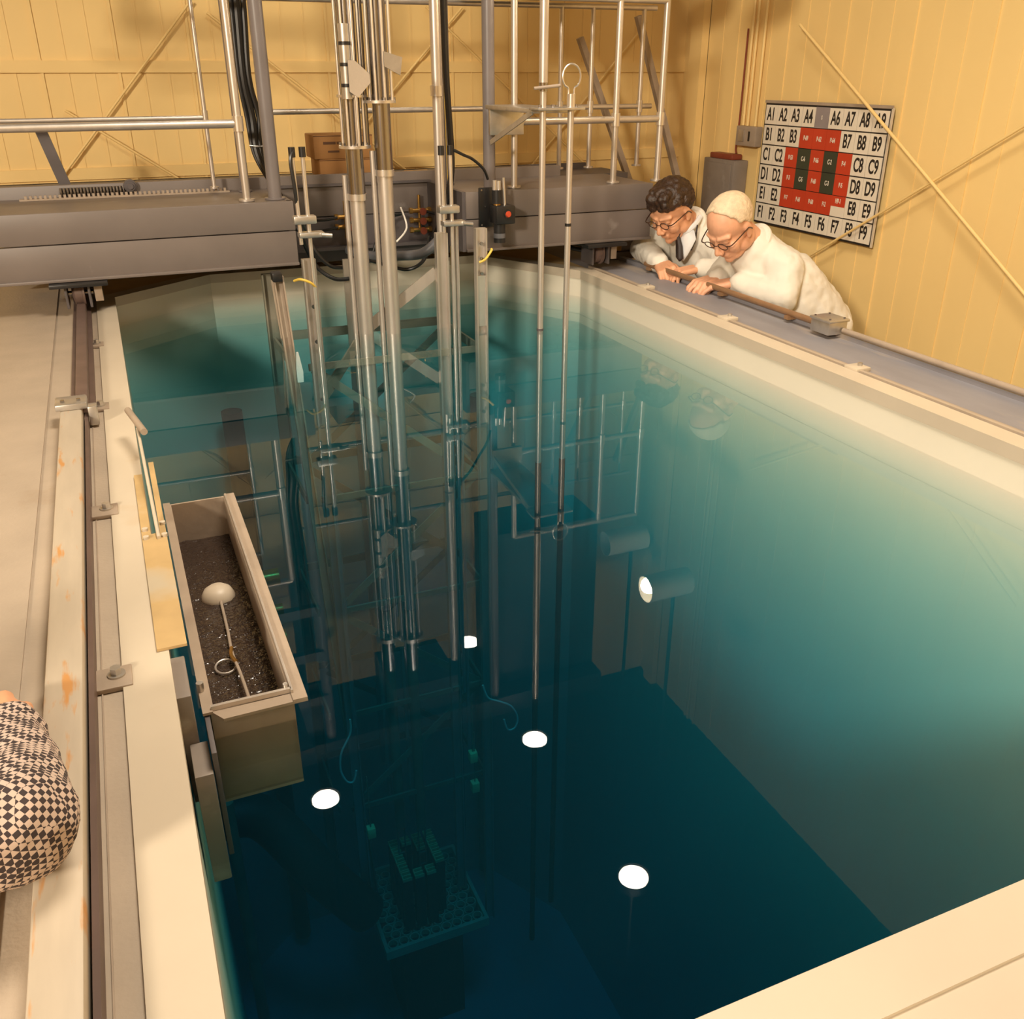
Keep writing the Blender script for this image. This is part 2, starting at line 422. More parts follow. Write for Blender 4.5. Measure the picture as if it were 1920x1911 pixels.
MB().box(.70, 1.47, Y1 - .05, Y1 + .01, .225, .240).build('shelf_angle', M['beamd'], br)
MB().box(.70, 1.47, Y1 - .02, Y1 + .004, .510, .520).build('back_flange', M['beamd'], br)
MB().box(-.42, 2.17, Y1 + .03, 4.92, .51, .53).build('rear_deck', M['beamd'], br)
MB().box(-.42, 2.52, 4.89, 4.92, .17, .53).build('rear_web', M['beamd'], br)
MB().box(2.17, 2.62, Y1 + .1, Y1 + .4, .42, .50).build('rear_step', M['beamd'], br)
# toothed rack along the left deck
b = MB()
x = -.30
while x < .50:
    b.box(x, x + .010, Y1 - .06, Y1 - .045, ZT - .002, ZT + .016); x += .0185
b.box(-.32, .52, Y1 - .065, Y1 - .035, ZT - .002, ZT + .004)
b.build('toothed_rack', M['tanmetal'], br)['label'] = 'lit toothed rack strip'
# corrugated sheet panel and round knob in front of the back beam
b = MB(); x = -.16
while x < .10:
    b.cyl((x, Y1 - .012, ZT), (x, Y1 - .012, .550), .0055, seg=8); x += .013
b.build('ribbed_spring', M['steel'], br)
b = MB().lathe((.115, Y1 - .02, .548), [(.0, -.02), (.012, -.02), (.012, -.012), (.020, -.012), (.020, -.004), (.026, -.004), (.028, .012), (0, .012)], axis='y')
b.build('knob', M['beamd'], br)
def wheel_truck(x, lab, sgn):
    t = thing('wheel_truck', lab, 'wheel', (x, 4.05, .16), 'bridge wheel trucks')
    MB().box(x - .10, x + .11, 3.955, 4.4, .238, .253, .002).build('mount_plate', M['black'], t)
    wb = MB().lathe((x - .005, 4.06, .198), [(.0, -.022), (.032, -.022), (.040, -.018), (.048, -.012), (.048, .014), (.056, .016), (.056, .024), (0, .024)], axis='x', seg=32)
    wo = wb.build('wheel', M['darkrail'], t)
    MB().cyl((x - .05, 4.06, .198), (x + .05, 4.06, .198), .010).build('axle', M['steel'], t)
    MB().box(x + .032, x + .042, 4.0, 4.12, .150, .240, .002).build('side_frame', M['beamd'], t)
    MB().box(x - .052, x - .042, 4.0, 4.12, .150, .240, .002).build('side_frame', M['beamd'], t)
    MB().box(x + .055, x + .085, 4.01, 4.10, .17, .24, .002).build('bumper_block', M['tanmetal'], t)
    return t
wheel_truck(-.15, 'wheel truck under the left end of the bridge on brown rail', 1)
wheel_truck(2.16, 'wheel truck in shadow under the right end of the bridge', 1)

# tower posts standing on the bridge
def tower_post(x, y, lab, r=.026, z1=2.3, m='post'):
    t = thing('tower_post', lab, 'post', (x, y, ZT), 'grey tower posts on the bridge')
    MB().cyl((x, y, ZT + .004), (x, y, z1), r, seg=24).build('shaft', M[m], t)
    MB().cyl((x, y, ZT), (x, y, ZT + .006), r * 1.5, seg=24).build('foot_flange', M[m], t)
    return t
tower_post(.660, 4.10, 'grey steel tower post at left of the gap, right of the black cable bundle', .028)
tower_post(.585, 4.42, 'brownish tower post behind the bright left guardrail post', .020)
tower_post(1.622, 4.10, 'grey steel tower post right of the gap above the black camera unit', .027)
tower_post(1.505, 4.34, 'grey steel tower post beside the thick black cable', .022)
# overhead structure (mostly seen mirrored in the water)
o = MB().box(1.66, 2.30, 4.17, 4.5, 1.30, 2.299, .01).build('overhead_cabinet', M['over'], None)
tag(o, 'dark steel cabinet on the upper tower, seen only mirrored in the water', 'cabinet')
t = thing('overhead_platform', 'dark upper platform carried by the tower posts', 'platform', (.6, 4.3, 2.3))
MB().box(-.5, 2.3, 4.05, 4.55, 2.30, 2.42).build('deck', M['over'], t)
for xx in (-.45, -.05, .35): MB().box(xx, xx + .04, 4.06, 4.10, 1.45, 2.3).build('stanchion', M['beamd'], t)
for zz in (1.45, 1.72, 2.0): MB().box(-.5, .66, 4.06, 4.10, zz, zz + .05).build('cross_rail', M['beamd'], t)
MB().box(-.5, .66, 4.12, 4.14, 1.95, 2.3).build('back_sheet', M['over'], t)
MB().box(1.02, 1.40, 4.1, 4.5, 2.1, 2.3).build('winch_housing', M['over'], t)

# guardrails
def guard(lab, x0, x1, y, posts, zr=.80, r=.0145, rz=None, zt=1.28, base=ZT):
    t = thing('guardrail', lab, 'railing', ((x0 + x1) / 2, y, base), 'pipe guardrails on the bridge')
    MB().cyl((x0, y, zr), (x1, y, zr), r).build('rail', M['alu'], t)
    MB().cyl((x0, y, zt), (x1, y, zt), r).build('rail', M['alu'], t)
    for px in posts:
        p = MB().cyl((px, y, base), (px, y, zt), r * .95).build('post', M['alu'], t)
        MB().cyl((px, y, zr - .028), (px, y, zr + .028), r * 1.35).build('tee_joint', M['alub'], p)
        MB().cyl((px, y, base), (px, y, base + .008), r * 2).build('foot_flange', M['alu'], p)
    return t
guard('bright aluminium pipe guardrail on the left front of the bridge', -.40, .542, 4.08, (.542,), .805, .016)
guard('pipe guardrail at back of left bridge deck with foot flange', -.42, .455, 4.42, (.455,), .815, .0095, base=.53)
guard('aluminium pipe guardrail on the right front of the bridge', 1.735, 2.485, 4.08, (1.735, 2.245, 2.485), .79, .0155)
guard('thin pipe guardrail along the back of the bridge behind the gap', .70, 2.75, 4.62, (2.217, 2.39, 2.68), .825, .0125, base=.53)
# stair rails on the right behind the bridge
t = thing('stair', 'steep stair stringers rising behind the right end of the bridge', 'stair', (2.8, 4.9, ZF))
for (a, c) in (((2.46, 4.9, 1.15), (3.0, 4.9, .0)), ((2.72, 4.75, 1.25), (3.12, 4.75, .2))):
    MB().beam(a, c, .03, .035, (0, 1, 0)).build('stringer', M['tanmetal'], t)
# ================================================================ LONG TOOLS HUNG AT RIGHT OF THE GAP
t = thing('handling_tool', 'long aluminium handling pole with cross handle, left of the pair', 'pole', (1.610, 3.5, 0), 'long handling poles hanging into the pool')
MB().cyl((1.608, 3.5, -.6), (1.608, 3.5, 1.9), .0125).build('shaft', M['alu'], t)
MB().cyl((1.608, 3.5, -3.6), (1.608, 3.5, -.6), .0145).build('lower_shaft', M['dark'], t)
MB().cyl((1.608, 3.5, .955), (1.608, 3.5, 1.9), .017).build('upper_sleeve', M['alu'], t)
MB().cyl((1.565, 3.49, .935), (1.665, 3.47, .945), .006).build('cross_handle', M['tanmetal'], t)
MB().cyl((1.608, 3.5, .925), (1.608, 3.5, .955), .0165).build('collar', M['steel'], t)
MB().cyl((1.608, 3.5, .002), (1.608, 3.5, .012), .0145).build('band', M['beamd'], t)
MB().cyl((1.608, 3.5, -3.66), (1.608, 3.5, -3.55), .016).build('gripper', M['dark'], t)
t = thing('handling_tool', 'long aluminium handling pole with wire ring on top, right of the pair', 'pole', (1.727, 3.5, 0), 'long handling poles hanging into the pool')
MB().cyl((1.727, 3.5, -.6), (1.727, 3.5, .90), .0125).build('shaft', M['alu'], t)
MB().cyl((1.727, 3.5, -3.35), (1.727, 3.5, -.6), .0145).build('lower_shaft', M['dark'], t)
MB().cyl((1.727, 3.5, .86), (1.727, 3.5, .915), .0165).build('collar', M['alub'], t)
ang = [(1.727 + .038 * math.sin(a), 3.5, .975 - .040 * math.cos(a) * 1.1) for a in [R(20 + i * 320 / 12) for i in range(13)]]
MB().tube([(1.727 + .012, 3.5, .90)] + ang + [(1.727 - .012, 3.5, .90)], .0035).build('wire_ring', M['alub'], t)
MB().cyl((1.727, 3.5, .422), (1.727, 3.5, .434), .0132).build('band', M['black'], t)
MB().cyl((1.727, 3.5, -3.40), (1.727, 3.5, -3.32), .016).build('gripper', M['dark'], t)
t = thing('tool_bracket', 'steel clamp bracket holding the two handling poles against the guardrail', 'bracket', (1.67, 3.7, .82))
MB().box(1.575, 1.775, 3.47, 3.56, .858, .868, .002).build('clamp_plate', M['plate'], t)
MB().box(1.585, 1.765, 3.56, 4.05, .845, .862, .002).build('arm_plate', M['plate'], t)
MB().box(1.60, 1.76, 4.03, 4.05, .74, .86, .002).build('back_plate', M['plate'], t)
MB().beam((1.59, 3.56, .85), (1.55, 3.9, .72), .006, .02).build('brace', M['plate'], t)
for xx in (1.59, 1.65, 1.75): MB().cyl((xx, 3.50 if xx > 1.6 else 3.49, .868), (xx, 3.50 if xx > 1.6 else 3.49, .878), .006, seg=6).build('bolt', M['steel'], t)
# ================================================================ CONTROL ROD TUBES
def rod_tube(x, y, zs, ztop, lab, side):
    t = thing('control_rod_drive', lab, 'pipe', (x, y, 0), 'control rod drives in the gap of the bridge')
    MB().cyl((x, y, -1.35), (x, y, zs), .030, seg=32).build('aluminium_tube', M['alu'], t)
    MB().cyl((x, y, -2.75), (x, y, -1.35), .027, seg=24).build('lower_tube', M['olive'], t)
    p = MB().cyl((x, y, zs), (x, y, 1.7), .034, seg=32).build('steel_tube', M['steel'], t)
    MB().cyl((x, y, zs - .012), (x, y, zs + .012), .037, seg=32).build('collar', M['alub'], p)
    MB().cyl((x - .040, y + .02, -2.6), (x - .040, y + .02, zs + .08), .011).build('side_pipe', M['alu'], t)
    f = MB().cyl((x + side * .005, y, ztop), (x + side * .005, y, ztop + .010), .062, seg=32).build('flange', M['alub'], t)
    for a in range(6):
        an = R(30 + 60 * a); MB().cyl((x + .052 * math.cos(an), y + .052 * math.sin(an), ztop + .010), (x + .052 * math.cos(an), y + .052 * math.sin(an), ztop + .020), .006, seg=6).build('bolt', M['steel'], f)
    for a in (200, 235, 275, 320):
        an = R(a); MB().cyl((x + .048 * math.cos(an), y + .048 * math.sin(an), ztop + .01), (x + .048 * math.cos(an), y + .048 * math.sin(an), 1.5), .0055, seg=10).build('guide_rod', M['alub'], t)
    MB().cyl((x, y, 1.5), (x, y, 1.52), .062, seg=32).build('top_flange', M['alub'], t)
    # chain like cut-out extension carrying the absorber blade
    for k in range(6):
        z = -2.95 - k * .085
        MB().box(x - .020, x + .020, y - .004, y + .004, z, z + .006).build('link_bar', M['olive'], t)
    for sx in (-.022, .017): MB().box(x + sx, x + sx + .005, y - .006, y + .006, -3.40, -2.74).build('rod_strap', M['olive'], t)
    return t
t1 = rod_tube(.925, 3.76, .545, .725, 'left control rod drive, steel above dull aluminium tube with white labels', 1)
t2 = rod_tube(1.031, 3.72, .635, .885, 'right control rod drive, steel above dull aluminium tube, the taller flange', -1)
b = MB().cyl((.905, 3.715, .90), (.905, 3.715, 1.15), .021, seg=20); b.build('drive_motor', M['plate'], t1)
for z in (.94, 1.01, 1.08): MB().cyl((.905, 3.715, z), (.905, 3.715, z + .012), .0225, seg=20).build('label_band', M['black'], t1)
MB().prism([(.905, .925), (.935, .905), (.985, .955), (.983, .985), (.93, 1.03), (.905, 1.03)], 'y', 3.68, 3.686).build('switch_plate', M['curb'], t1)
MB().cyl((.932, 3.70, .735), (.932, 3.70, 1.5), .006).build('lead_screw', M['alub'], t1)
MB().cyl((.975, 3.74, .73), (.975, 3.74, 1.4), .009).build('lead_screw', M['steel'], t1)
f = MB().cyl((.93, 3.755, .905), (.93, 3.755, .914), .058, seg=28).build('mid_flange', M['alub'], t1)
MB().prism([(1.03, 1.01), (1.09, .98), (1.10, 1.04), (1.03, 1.06)], 'y', 3.64, 3.648).build('switch_plate', M['plate'], t2)

# ================================================================ SUSPENSION FRAME
sf = thing('suspension_frame', 'aluminium frame of tall posts and flat braces hanging into the pool', 'frame', (1.0, 3.9, 0))
def ch(x, y, z0, z1, wdt, m='alu', nm='post', x2=None, y2=None):
    x2 = x if x2 is None else x2; y2 = y if y2 is None else y2
    b = MB(); b.beam((x, y, z1), (x2, y2, z0), wdt, .012, (0, 1, 0)); b.beam((x - wdt / 2, y - .012, z1), (x2 - wdt / 2, y2 - .012, z0), .006, .03, (0, 1, 0)); b.beam((x + wdt / 2, y - .012, z1), (x2 + wdt / 2, y2 - .012, z0), .006, .03, (0, 1, 0))
    return b.build(nm, M[m], sf)
ch(.688, 3.66, -3.3, .34, .045)
pm = ch(1.250, 3.72, -3.3, .395, .044)
ch(1.385, 3.62, -3.5, .42, .042)
lp = ch(.572, 3.70, -3.1, .275, .034, 'tanmetal', 'leaning_post', x2=.735)
ch(.60, 4.15, -3.3, .20, .05, 'olive', 'rear_post'); ch(1.40, 4.15, -3.3, .20, .05, 'olive', 'rear_post')
MB().beam((.560, 3.695, .262), (.574, 3.695, .03), .030, .004, (0, 1, 0)).build('tan_strip', M['curb'], lp)
MB().box(.548, .586, 3.66, 3.71, .258, .292, .004).build('black_cap', M['black'], lp)
MB().prism([(.600, -.085), (.606, -.02), (.614, -.02), (.626, -.10), (.624, -.145), (.600, -.145)], 'y', 3.646, 3.652).build('white_tag', M['white'], sf)
for zz in (.16, .02, -.22):
    MB().cyl((.688, 3.628, zz), (.688, 3.622, zz), .008, seg=12).build('bolt', M['steel'], sf)
for z in (.36, .30, .24): MB().cyl((1.385, 3.60, z), (1.385, 3.592, z), .007, seg=10).build('bolt', M['steel'], sf)
MB().box(1.365, 1.405, 3.602, 3.606, .02, .23).build('splice_plate', M['alub'], sf)
MB().beam((1.235, 3.735, .235), (.945, 3.80, .012), .010, .045).build('diagonal_brace', M['alu'], sf)
MB().beam((.935, 3.80, .005), (.70, 3.70, -.25), .010, .045).build('diagonal_brace', M['olive'], sf)
for z in (-.12, -.72, -1.3, -1.9, -2.5):
    MB().box(.66, 1.40, 3.70, 3.712, z, z + .028).build('cross_member', M['olive'], sf)
    MB().box(.60, 1.42, 4.14, 4.15, z + .02, z + .06).build('cross_member', M['olive'], sf)
    MB().beam((.60, 3.72, z + .02), (.60, 4.14, z + .02), .01, .04).build('side_member', M['olive'], sf)
    MB().beam((1.40, 3.66, z + .02), (1.40, 4.14, z + .02), .01, .04).build('side_member', M['olive'], sf)
sg = 1
for z in (-.12, -.72, -1.3, -1.9):
    a, c = ((.68, z), (1.38, z - .58)) if sg > 0 else ((1.38, z), (.68, z - .58))
    MB().beam((a[0], 3.72, a[1]), (c[0], 3.72, c[1]), .008, .035).build('diagonal_brace', M['olive'], sf)
    MB().beam((c[0], 4.13, a[1]), (a[0], 4.13, c[1]), .008, .035).build('diagonal_brace', M['olive'], sf)
    sg = -sg
MB().box(.93, 1.03, 4.125, 4.14, -2.6, .24).build('rear_channel', M['alu'], sf)

# instrument guides clamped on the posts
def guide(x, y, zt, lab, both=True):
    t = thing('detector_guide', lab, 'pipe', (x, y, 0), 'instrument guides clamped in the gap of the bridge')
    MB().cyl((x - .012, y, .40), (x - .016, y, zt - .03), .0075).build('thin_tube', M['alub'], t)
    MB().cyl((x + .022, y, -2.4 if not both else -1.9), (x + .022, y, zt - .03), .0080).build('thin_tube', M['alub'], t)
    for sx in (-.016, .022): MB().cyl((x + sx, y, zt - .035), (x + sx, y, zt), .0125).build('black_cap', M['black'], t)
    MB().box(x - .035, x + .05, y - .022, y + .022, .475, .505, .005).build('upper_clamp', M['plate'], t)
    MB().box(x - .02, x + .075, y - .025, y + .025, .425, .445, .004).build('lower_clamp', M['plate'], t)
    MB().cyl((x + .06, y - .03, .435), (x + .10, y - .03, .430), .009).build('clamp_screw', M['plate'], t)
    return t
g1 = guide(.675, 3.62, .745, 'thin twin instrument guide with bent black cap, left of the control rods')
MB().tube([(.665, 3.615, .735), (.650, 3.61, .70), (.655, 3.61, .62), (.66, 3.62, .55)], .007).build('black_lead', M['black'], g1)
g2 = guide(1.268, 3.68, .730, 'twin instrument guide with two black caps, beside the gap\'s right edge')
MB().cyl((1.315, 3.70, -2.3), (1.315, 3.70, .42), .009).build('thin_tube', M['alub'], g2)
o = MB().cyl((1.345, 3.98, .34), (1.342, 3.98, 1.9), .0200, seg=24).build('aluminium_standpipe', M['alu'], None)
tag(o, 'tall bright aluminium pipe rising through the gap, left of the thick black cable', 'pipe')
for z in (.92,): MB().cyl((1.343, 3.98, z - .02), (1.343, 3.98, z + .02), .026, seg=24).build('coupling', M['alub'], o)
MB().tube([(1.345, 3.98, .35), (1.34, 3.98, .32), (1.32, 3.99, .29)], .018).build('elbow', M['alu'], o)
o = MB().cyl((1.385, 4.04, .40), (1.380, 4.04, 1.8), .0075).build('guide_wire_tube', M['tanmetal'], None)
tag(o, 'thin tan tube running up between the bright pipe and the black cable', 'pipe')
# white tape knob / yellow ties
t = thing('cable_tie', 'yellow plastic tie looped round the left frame post', 'tie', (.66, 3.63, .27), 'yellow ties on the frame posts')
MB().tube([(.625, 3.64, .262), (.645, 3.61, .272), (.680, 3.605, .258), (.702, 3.62, .235)], .005).build('loop', M['yellow'], t)
t = thing('cable_tie', 'yellow plastic tie looped round the right frame post', 'tie', (1.40, 3.59, .30), 'yellow ties on the frame posts')
MB().tube([(1.37, 3.585, .288), (1.395, 3.58, .300), (1.425, 3.59, .330), (1.43, 3.60, .335)], .005).build('loop', M['yellow'], t)

# ================================================================ CABLES, HOSES, VALVES
def cable(name, pts, r, m, lab, cat='cable', group=None, seg=10):
    o = MB().tube(pts, r, seg=seg).build(name, M[m], None); return tag(o, lab, cat, group)
for i, (dx, rr, lb) in enumerate(((0, .016, 'thickest black cable of the bundle between the left tower posts'), (.028, .012, 'black cable on the right of the bundle between the left tower posts'), (-.022, .009, 'thin black cable on the left of the bundle between the left tower posts'))):
    cable('power_cable', [(.615 + dx, 4.28, 1.9), (.618 + dx, 4.28, 1.3), (.61 + dx * .8, 4.27, .98), (.628 + dx, 4.27, .82), (.630 + dx * .6, 4.25, .68), (.672 + dx * .4, 4.22, .57), (.70, 4.2 + dx, .50)], rr, 'black', lb, group='black cable bundle')
o = MB().tube([(.60, 4.24, .712), (.64, 4.235, .708), (.68, 4.24, .712)], .004).build('cable_strap', M['plate']); tag(o, 'thin metal strap across the black cable bundle', 'strap')
cable('power_cable', [(1.425, 4.10, 1.9), (1.425, 4.10, 1.2), (1.43, 4.10, .95), (1.442, 4.10, .70), (1.44, 4.10, .58), (1.42, 4.12, .45), (1.38, 4.16, .32)], .014, 'black', 'thick black cable hanging down beside the grey post right of the gap')
cable('lead', [(1.30, 3.68, .715), (1.36, 3.72, .69), (1.43, 3.80, .665), (1.50, 3.86, .62), (1.535, 3.90, .575)], .006, 'black', 'thin black lead curving from the capped guide to the camera unit')
cable('hose', [(1.02, 4.40, .235), (1.10, 4.30, .215), (1.17, 4.15, .235), (1.26, 4.02, .26), (1.33, 4.0, .31)], .022, 'hose', 'thick grey hose curving up to the bright pipe', 'hose', seg=14)
cable('hose', [(.74, 3.98, .43), (.78, 4.1, .36), (.82, 4.1, .27), (.87, 4.1, .22), (.93, 4.15, .20)], .008, 'black', 'black hose drooping from left clamp towards the control rods', 'hose', 'black hoses in the gap')
cable('hose', [(.73, 4.0, .40), (.76, 4.1, .33), (.81, 4.12, .22), (.88, 4.1, .165), (.95, 4.1, .16)], .009, 'black', 'lowest black hose sagging below the left clamp', 'hose', 'black hoses in the gap')
cable('hose', [(1.08, 4.3, .20), (1.14, 4.2, .19), (1.22, 4.1, .18), (1.30, 4.1, .22), (1.36, 4.2, .30)], .008, 'black', 'black hose sagging under the thick grey hose', 'hose', 'black hoses in the gap')
cable('hose', [(.74, 4.4, .40), (.80, 4.35, .365), (.86, 4.38, .375), (.93, 4.42, .37), (.99, 4.44, .375)], .006, 'black', 'black hose running to the left brass valve set', 'hose', 'black hoses in the gap')
cable('hose', [(.74, 4.4, .37), (.80, 4.35, .335), (.86, 4.36, .33), (.93, 4.42, .325), (.99, 4.44, .33)], .006, 'black', 'black hose just below the one feeding the left brass valves', 'hose', 'black hoses in the gap')
cable('hose', [(1.13, 4.36, .22), (1.17, 4.38, .30), (1.22, 4.42, .36), (1.30, 4.44, .375)], .007, 'black', 'black hose rising from behind the rods to the right brass valves', 'hose', 'black hoses in the gap')
cable('hose', [(1.42, 4.44, .38), (1.47, 4.38, .36), (1.44, 4.3, .28), (1.40, 4.25, .24)], .007, 'black', 'black hose leaving the right brass valves towards the camera side', 'hose', 'black hoses in the gap')
cable('wire', [(1.20, 4.1, .45), (1.19, 3.99, .38), (1.13, 3.95, .33)], .004, 'white', 'pale wire curving beside the right control rod', 'wire')
def valves(x, z, n, lab):
    t = thing('valve_manifold', lab, 'valve', (x, 4.46, z), 'brass valves on the back beam')
    MB().cyl((x, 4.468, z - .10), (x, 4.468, z + .07), .007).build('riser', M['brass'], t)
    for k in range(n):
        zz = z - .045 * k
        v = MB().cyl((x - .045, 4.455, zz), (x + .045, 4.455, zz), .010).build('valve_body', M['brass'], t)
        MB().cyl((x, 4.44, zz), (x, 4.41, zz), .006).build('stem', M['brass'], v)
        MB().cyl((x, 4.412, zz), (x, 4.404, zz), .017, seg=12).build('handle', M['redbrown'], v)
        for sx in (-.046, .046): MB().cyl((x + sx - .008, 4.455, zz), (x + sx + .008, 4.455, zz), .014, seg=6).build('hex_nut', M['brass'], v)
    return t
valves(1.035, .375, 2, 'pair of brass valves on the back beam left of the control rods')
valves(1.40, .385, 3, 'set of three brass valves on the back beam right of the control rods')
# camera / lamp unit on the right beam
t = thing('camera_unit', 'black underwater viewing camera unit with red lens mounted on the bridge face', 'camera', (1.57, 3.96, .36))
MB().box(1.527, 1.592, 3.985, 3.999, .362, .530, .004).build('mounting_plate', M['black'], t)
for q in ((1.537, .52), (1.537, .372), (1.555, .45)): MB().cyl((q[0], 3.985, q[1]), (q[0], 3.981, q[1]), .004).build('screw', M['steel'], t)
MB().cyl((1.590, 3.93, .468), (1.590, 3.93, .525), .023).build('motor_neck', M['black'], t)
MB().cyl((1.578, 3.93, .525), (1.578, 3.93, .565), .010).build('connector', M['alub'], t)
MB().cyl((1.598, 3.93, .525), (1.598, 3.93, .562), .010).build('connector', M['alub'], t)
MB().cyl((1.590, 3.93, .455), (1.590, 3.93, .478), .017).build('brass_ring', M['brass'], t)
h = MB().box(1.565, 1.655, 3.875, 3.96, .385, .462, .006).build('housing', M['black'], t)
MB().cyl((1.618, 3.876, .428), (1.618, 3.868, .428), .019, seg=24).build('lens_bezel', M['black'], h)
MB().cyl((1.618, 3.870, .428), (1.618, 3.862, .428), .015, .010, seg=24).build('red_lens', M['redlens'], h)
MB().cyl((1.592, 3.91, .305), (1.592, 3.91, .39), .026, seg=24).build('lens_tube', M['black'], t)
MB().cyl((1.592, 3.91, .325), (1.592, 3.91, .345), .027, seg=24).build('lens_ring', M['hose'], t)
MB().cyl((1.622, 3.92, .462), (1.616, 3.92, .575), .006).build('support_rod', M['alub'], t)
o = MB().cyl((1.49, 4.28, -.0 + .13), (1.478, 4.3, 1.6), .0018).build('thin_wire', M['yellow']); tag(o, 'thin pale wire hanging straight down right of the gap', 'wire')
# cartons behind the bridge
def carton(x0, x1, z0, z1, lab, bands, y=4.66):
    t = thing('carton', lab, 'box', ((x0 + x1) / 2, y + .1, z0), 'brown cartons stacked behind the bridge')
    MB().box(x0, x1, y, y + .2, z0, z1, .004).build('carton_body', M['card'], t)
    for (a, c, z, h_) in bands: MB().box(a, c, y - .001, y, z, z + h_).build('print_band', M['cardd'], t)
    MB().box(x0 + .0, x1, y - .0012, y, z1 - .006, z1 - .003).build('flap_edge', M['cardd'], t)
carton(.975, 1.235, .532, .612, 'lower brown carton of the stack behind the control rods', ())
carton(.955, 1.24, .613, .720, 'upper brown carton with dark print bands behind the control rods', ((1.00, 1.06, .678, .012), (1.065, 1.10, .678, .012), (1.02, 1.075, .642, .009), (1.18, 1.22, .67, .012)))
o = MB().box(1.37, 1.49, 4.56, 4.6, .531, .556, .004).build('name_plate', M['brass']); tag(o, 'small brown brass-edged block on the rear deck right of the rods', 'block')
o = MB().box(-.20, -.08, 4.60, 4.66, .531, .545, .003)
o.beam((-.14, 4.62, .54), (-.20, 4.62, .79), .045, .030, (0, 1, 0)); o = o.build('lever_arm', M['beamd']); tag(o, 'grey leaning steel arm at the far left of the bridge', 'lever')

# ================================================================ RIGHT WALL: SIGN, BOXES, RODS
XS = XR - .035
sg = thing('core_map_sign', 'grid sign of lettered cards with red and dark green cards, on yellow wall', 'sign', (XS, 4.0, .235))
NY0, NY1, NZ0, NZ1 = 4.445, 3.535, .232, .832
MB().box(XS, XS + .012, NY1 - .008, NY0 + .008, NZ0 - .008, NZ1 + .008).build('backing_board', M['signblk'], sg)
MB().box(XS - .004, XS + .004, NY1 - .012, NY0 + .012, NZ1 + .006, NZ1 + .020).build('top_rail', M['tanmetal'], sg)
MB().box(XS - .004, XS + .004, NY1 - .018, NY1 - .008, NZ0 - .008, NZ1 + .01).build('side_rail', M['rim'], sg)
REDT = {'B4': 'P-69', 'B5': 'P-62', 'B6': 'P-64', 'C3': 'P-53', 'C5': 'P-66', 'C7': 'P-4', 'D3': 'P-3', 'D5': 'P-60', 'D7': 'P-5',
        'E3': 'P-7', 'E4': 'P-61', 'E5': 'P-60', 'E6': 'P-2', 'E7': 'HP-1'}
GRT = {'C4': 'C-6', 'C6': 'C-2', 'D4': 'C-5', 'D6': 'C-3'}
def lettering(txt, y, z, size, m, parent, x):
    cu = bpy.data.curves.new('lettering', 'FONT'); cu.body = txt; cu.size = size; cu.align_x = 'CENTER'; cu.align_y = 'CENTER'
    cu.extrude = .0006; cu.offset = size * .022
    o = bpy.data.objects.new('lettering', cu); COL.objects.link(o)
    dg = bpy.context.evaluated_depsgraph_get(); me = bpy.data.meshes.new_from_object(o.evaluated_get(dg))
    bpy.data.objects.remove(o)
    for v in me.vertices:
        px, py, pz = v.co; v.co = (-pz, -px * .62, py)
    me.materials.clear(); me.materials.append(m)
    o = bpy.data.objects.new('lettering', me); COL.objects.link(o); o.parent = parent; o.location = Vector((x, y, z)) - wloc(parent)
    return o
cw = (NY0 - NY1) / 9; chh = (NZ1 - NZ0) / 6
for i, rw in enumerate('ABCDEF'):
    for j in range(9):
        key = rw + str(j + 1); y1 = NY0 - j * cw; zt = NZ1 - i * chh
        m = 'cell'
        if key in REDT: m = 'red'
        elif key in GRT: m = 'dgreen'
        elif key == 'A5': m = 'greycell'
        g = .0022 if m == 'cell' else .0008
        b = MB().box(XS - .004, XS + .001, y1 - cw + g, y1 - g, zt - chh + g + .001, zt - g - .001)
        cdo = b.build('sign_card', M['cell'] if key == 'E7' else M[m], sg, smooth=False)
        yc, zc = y1 - cw / 2, zt - chh / 2
        if key == 'E7': MB().box(XS - .005, XS - .004, y1 - cw + g, y1 - g, zc + .000, zt - g).build('red_strip', M['red'], cdo)
        if m == 'cell' and key != 'E7': lettering(key, yc, zc, .088, M['signblk'], cdo, XS - .0045)
        elif key == 'A5': lettering('S', yc, zc, .026, M['cell'], cdo, XS - .0045)
        else: lettering(REDT.get(key) or GRT.get(key), yc, zc + (.025 if key == 'E7' else 0), .032, M['cell'], cdo, XS - .0055)
t = thing('wall_enclosure', 'grey electrical enclosure with red-brown lid on yellow wall behind the men', 'box', (XR - .06, 4.75, .1))
MB().box(XR - .10, XR - .004, 4.60, 4.90, .08, .535, .006).build('cabinet', M['panelgrey'], t)
MB().box(XR - .105, XR - .10, 4.62, 4.88, .10, .515, .003).build('door', M['panelgrey'], t)
MB().box(XR - .09, XR - .02, 4.64, 4.86, .535, .565, .006).build('lid', M['redbrown'], t)
MB().cyl((XR - .108, 4.65, .33), (XR - .104, 4.65, .33), .010).build('latch', M['plate'], t)
t = thing('switch_box', 'small light grey switch box with a black slot, fed by wall conduits', 'box', (XR - .03, 4.58, .61))
MB().box(XR - .05, XR - .003, 4.50, 4.68, .612, .715, .005).build('housing', M['tanmetal'], t)
MB().box(XR - .052, XR - .05, 4.55, 4.565, .64, .69).build('slot', M['black'], t); MB().box(XR - .056, XR - .05, 4.60, 4.65, .635, .695, .002).build('cover', M['plate'], t)
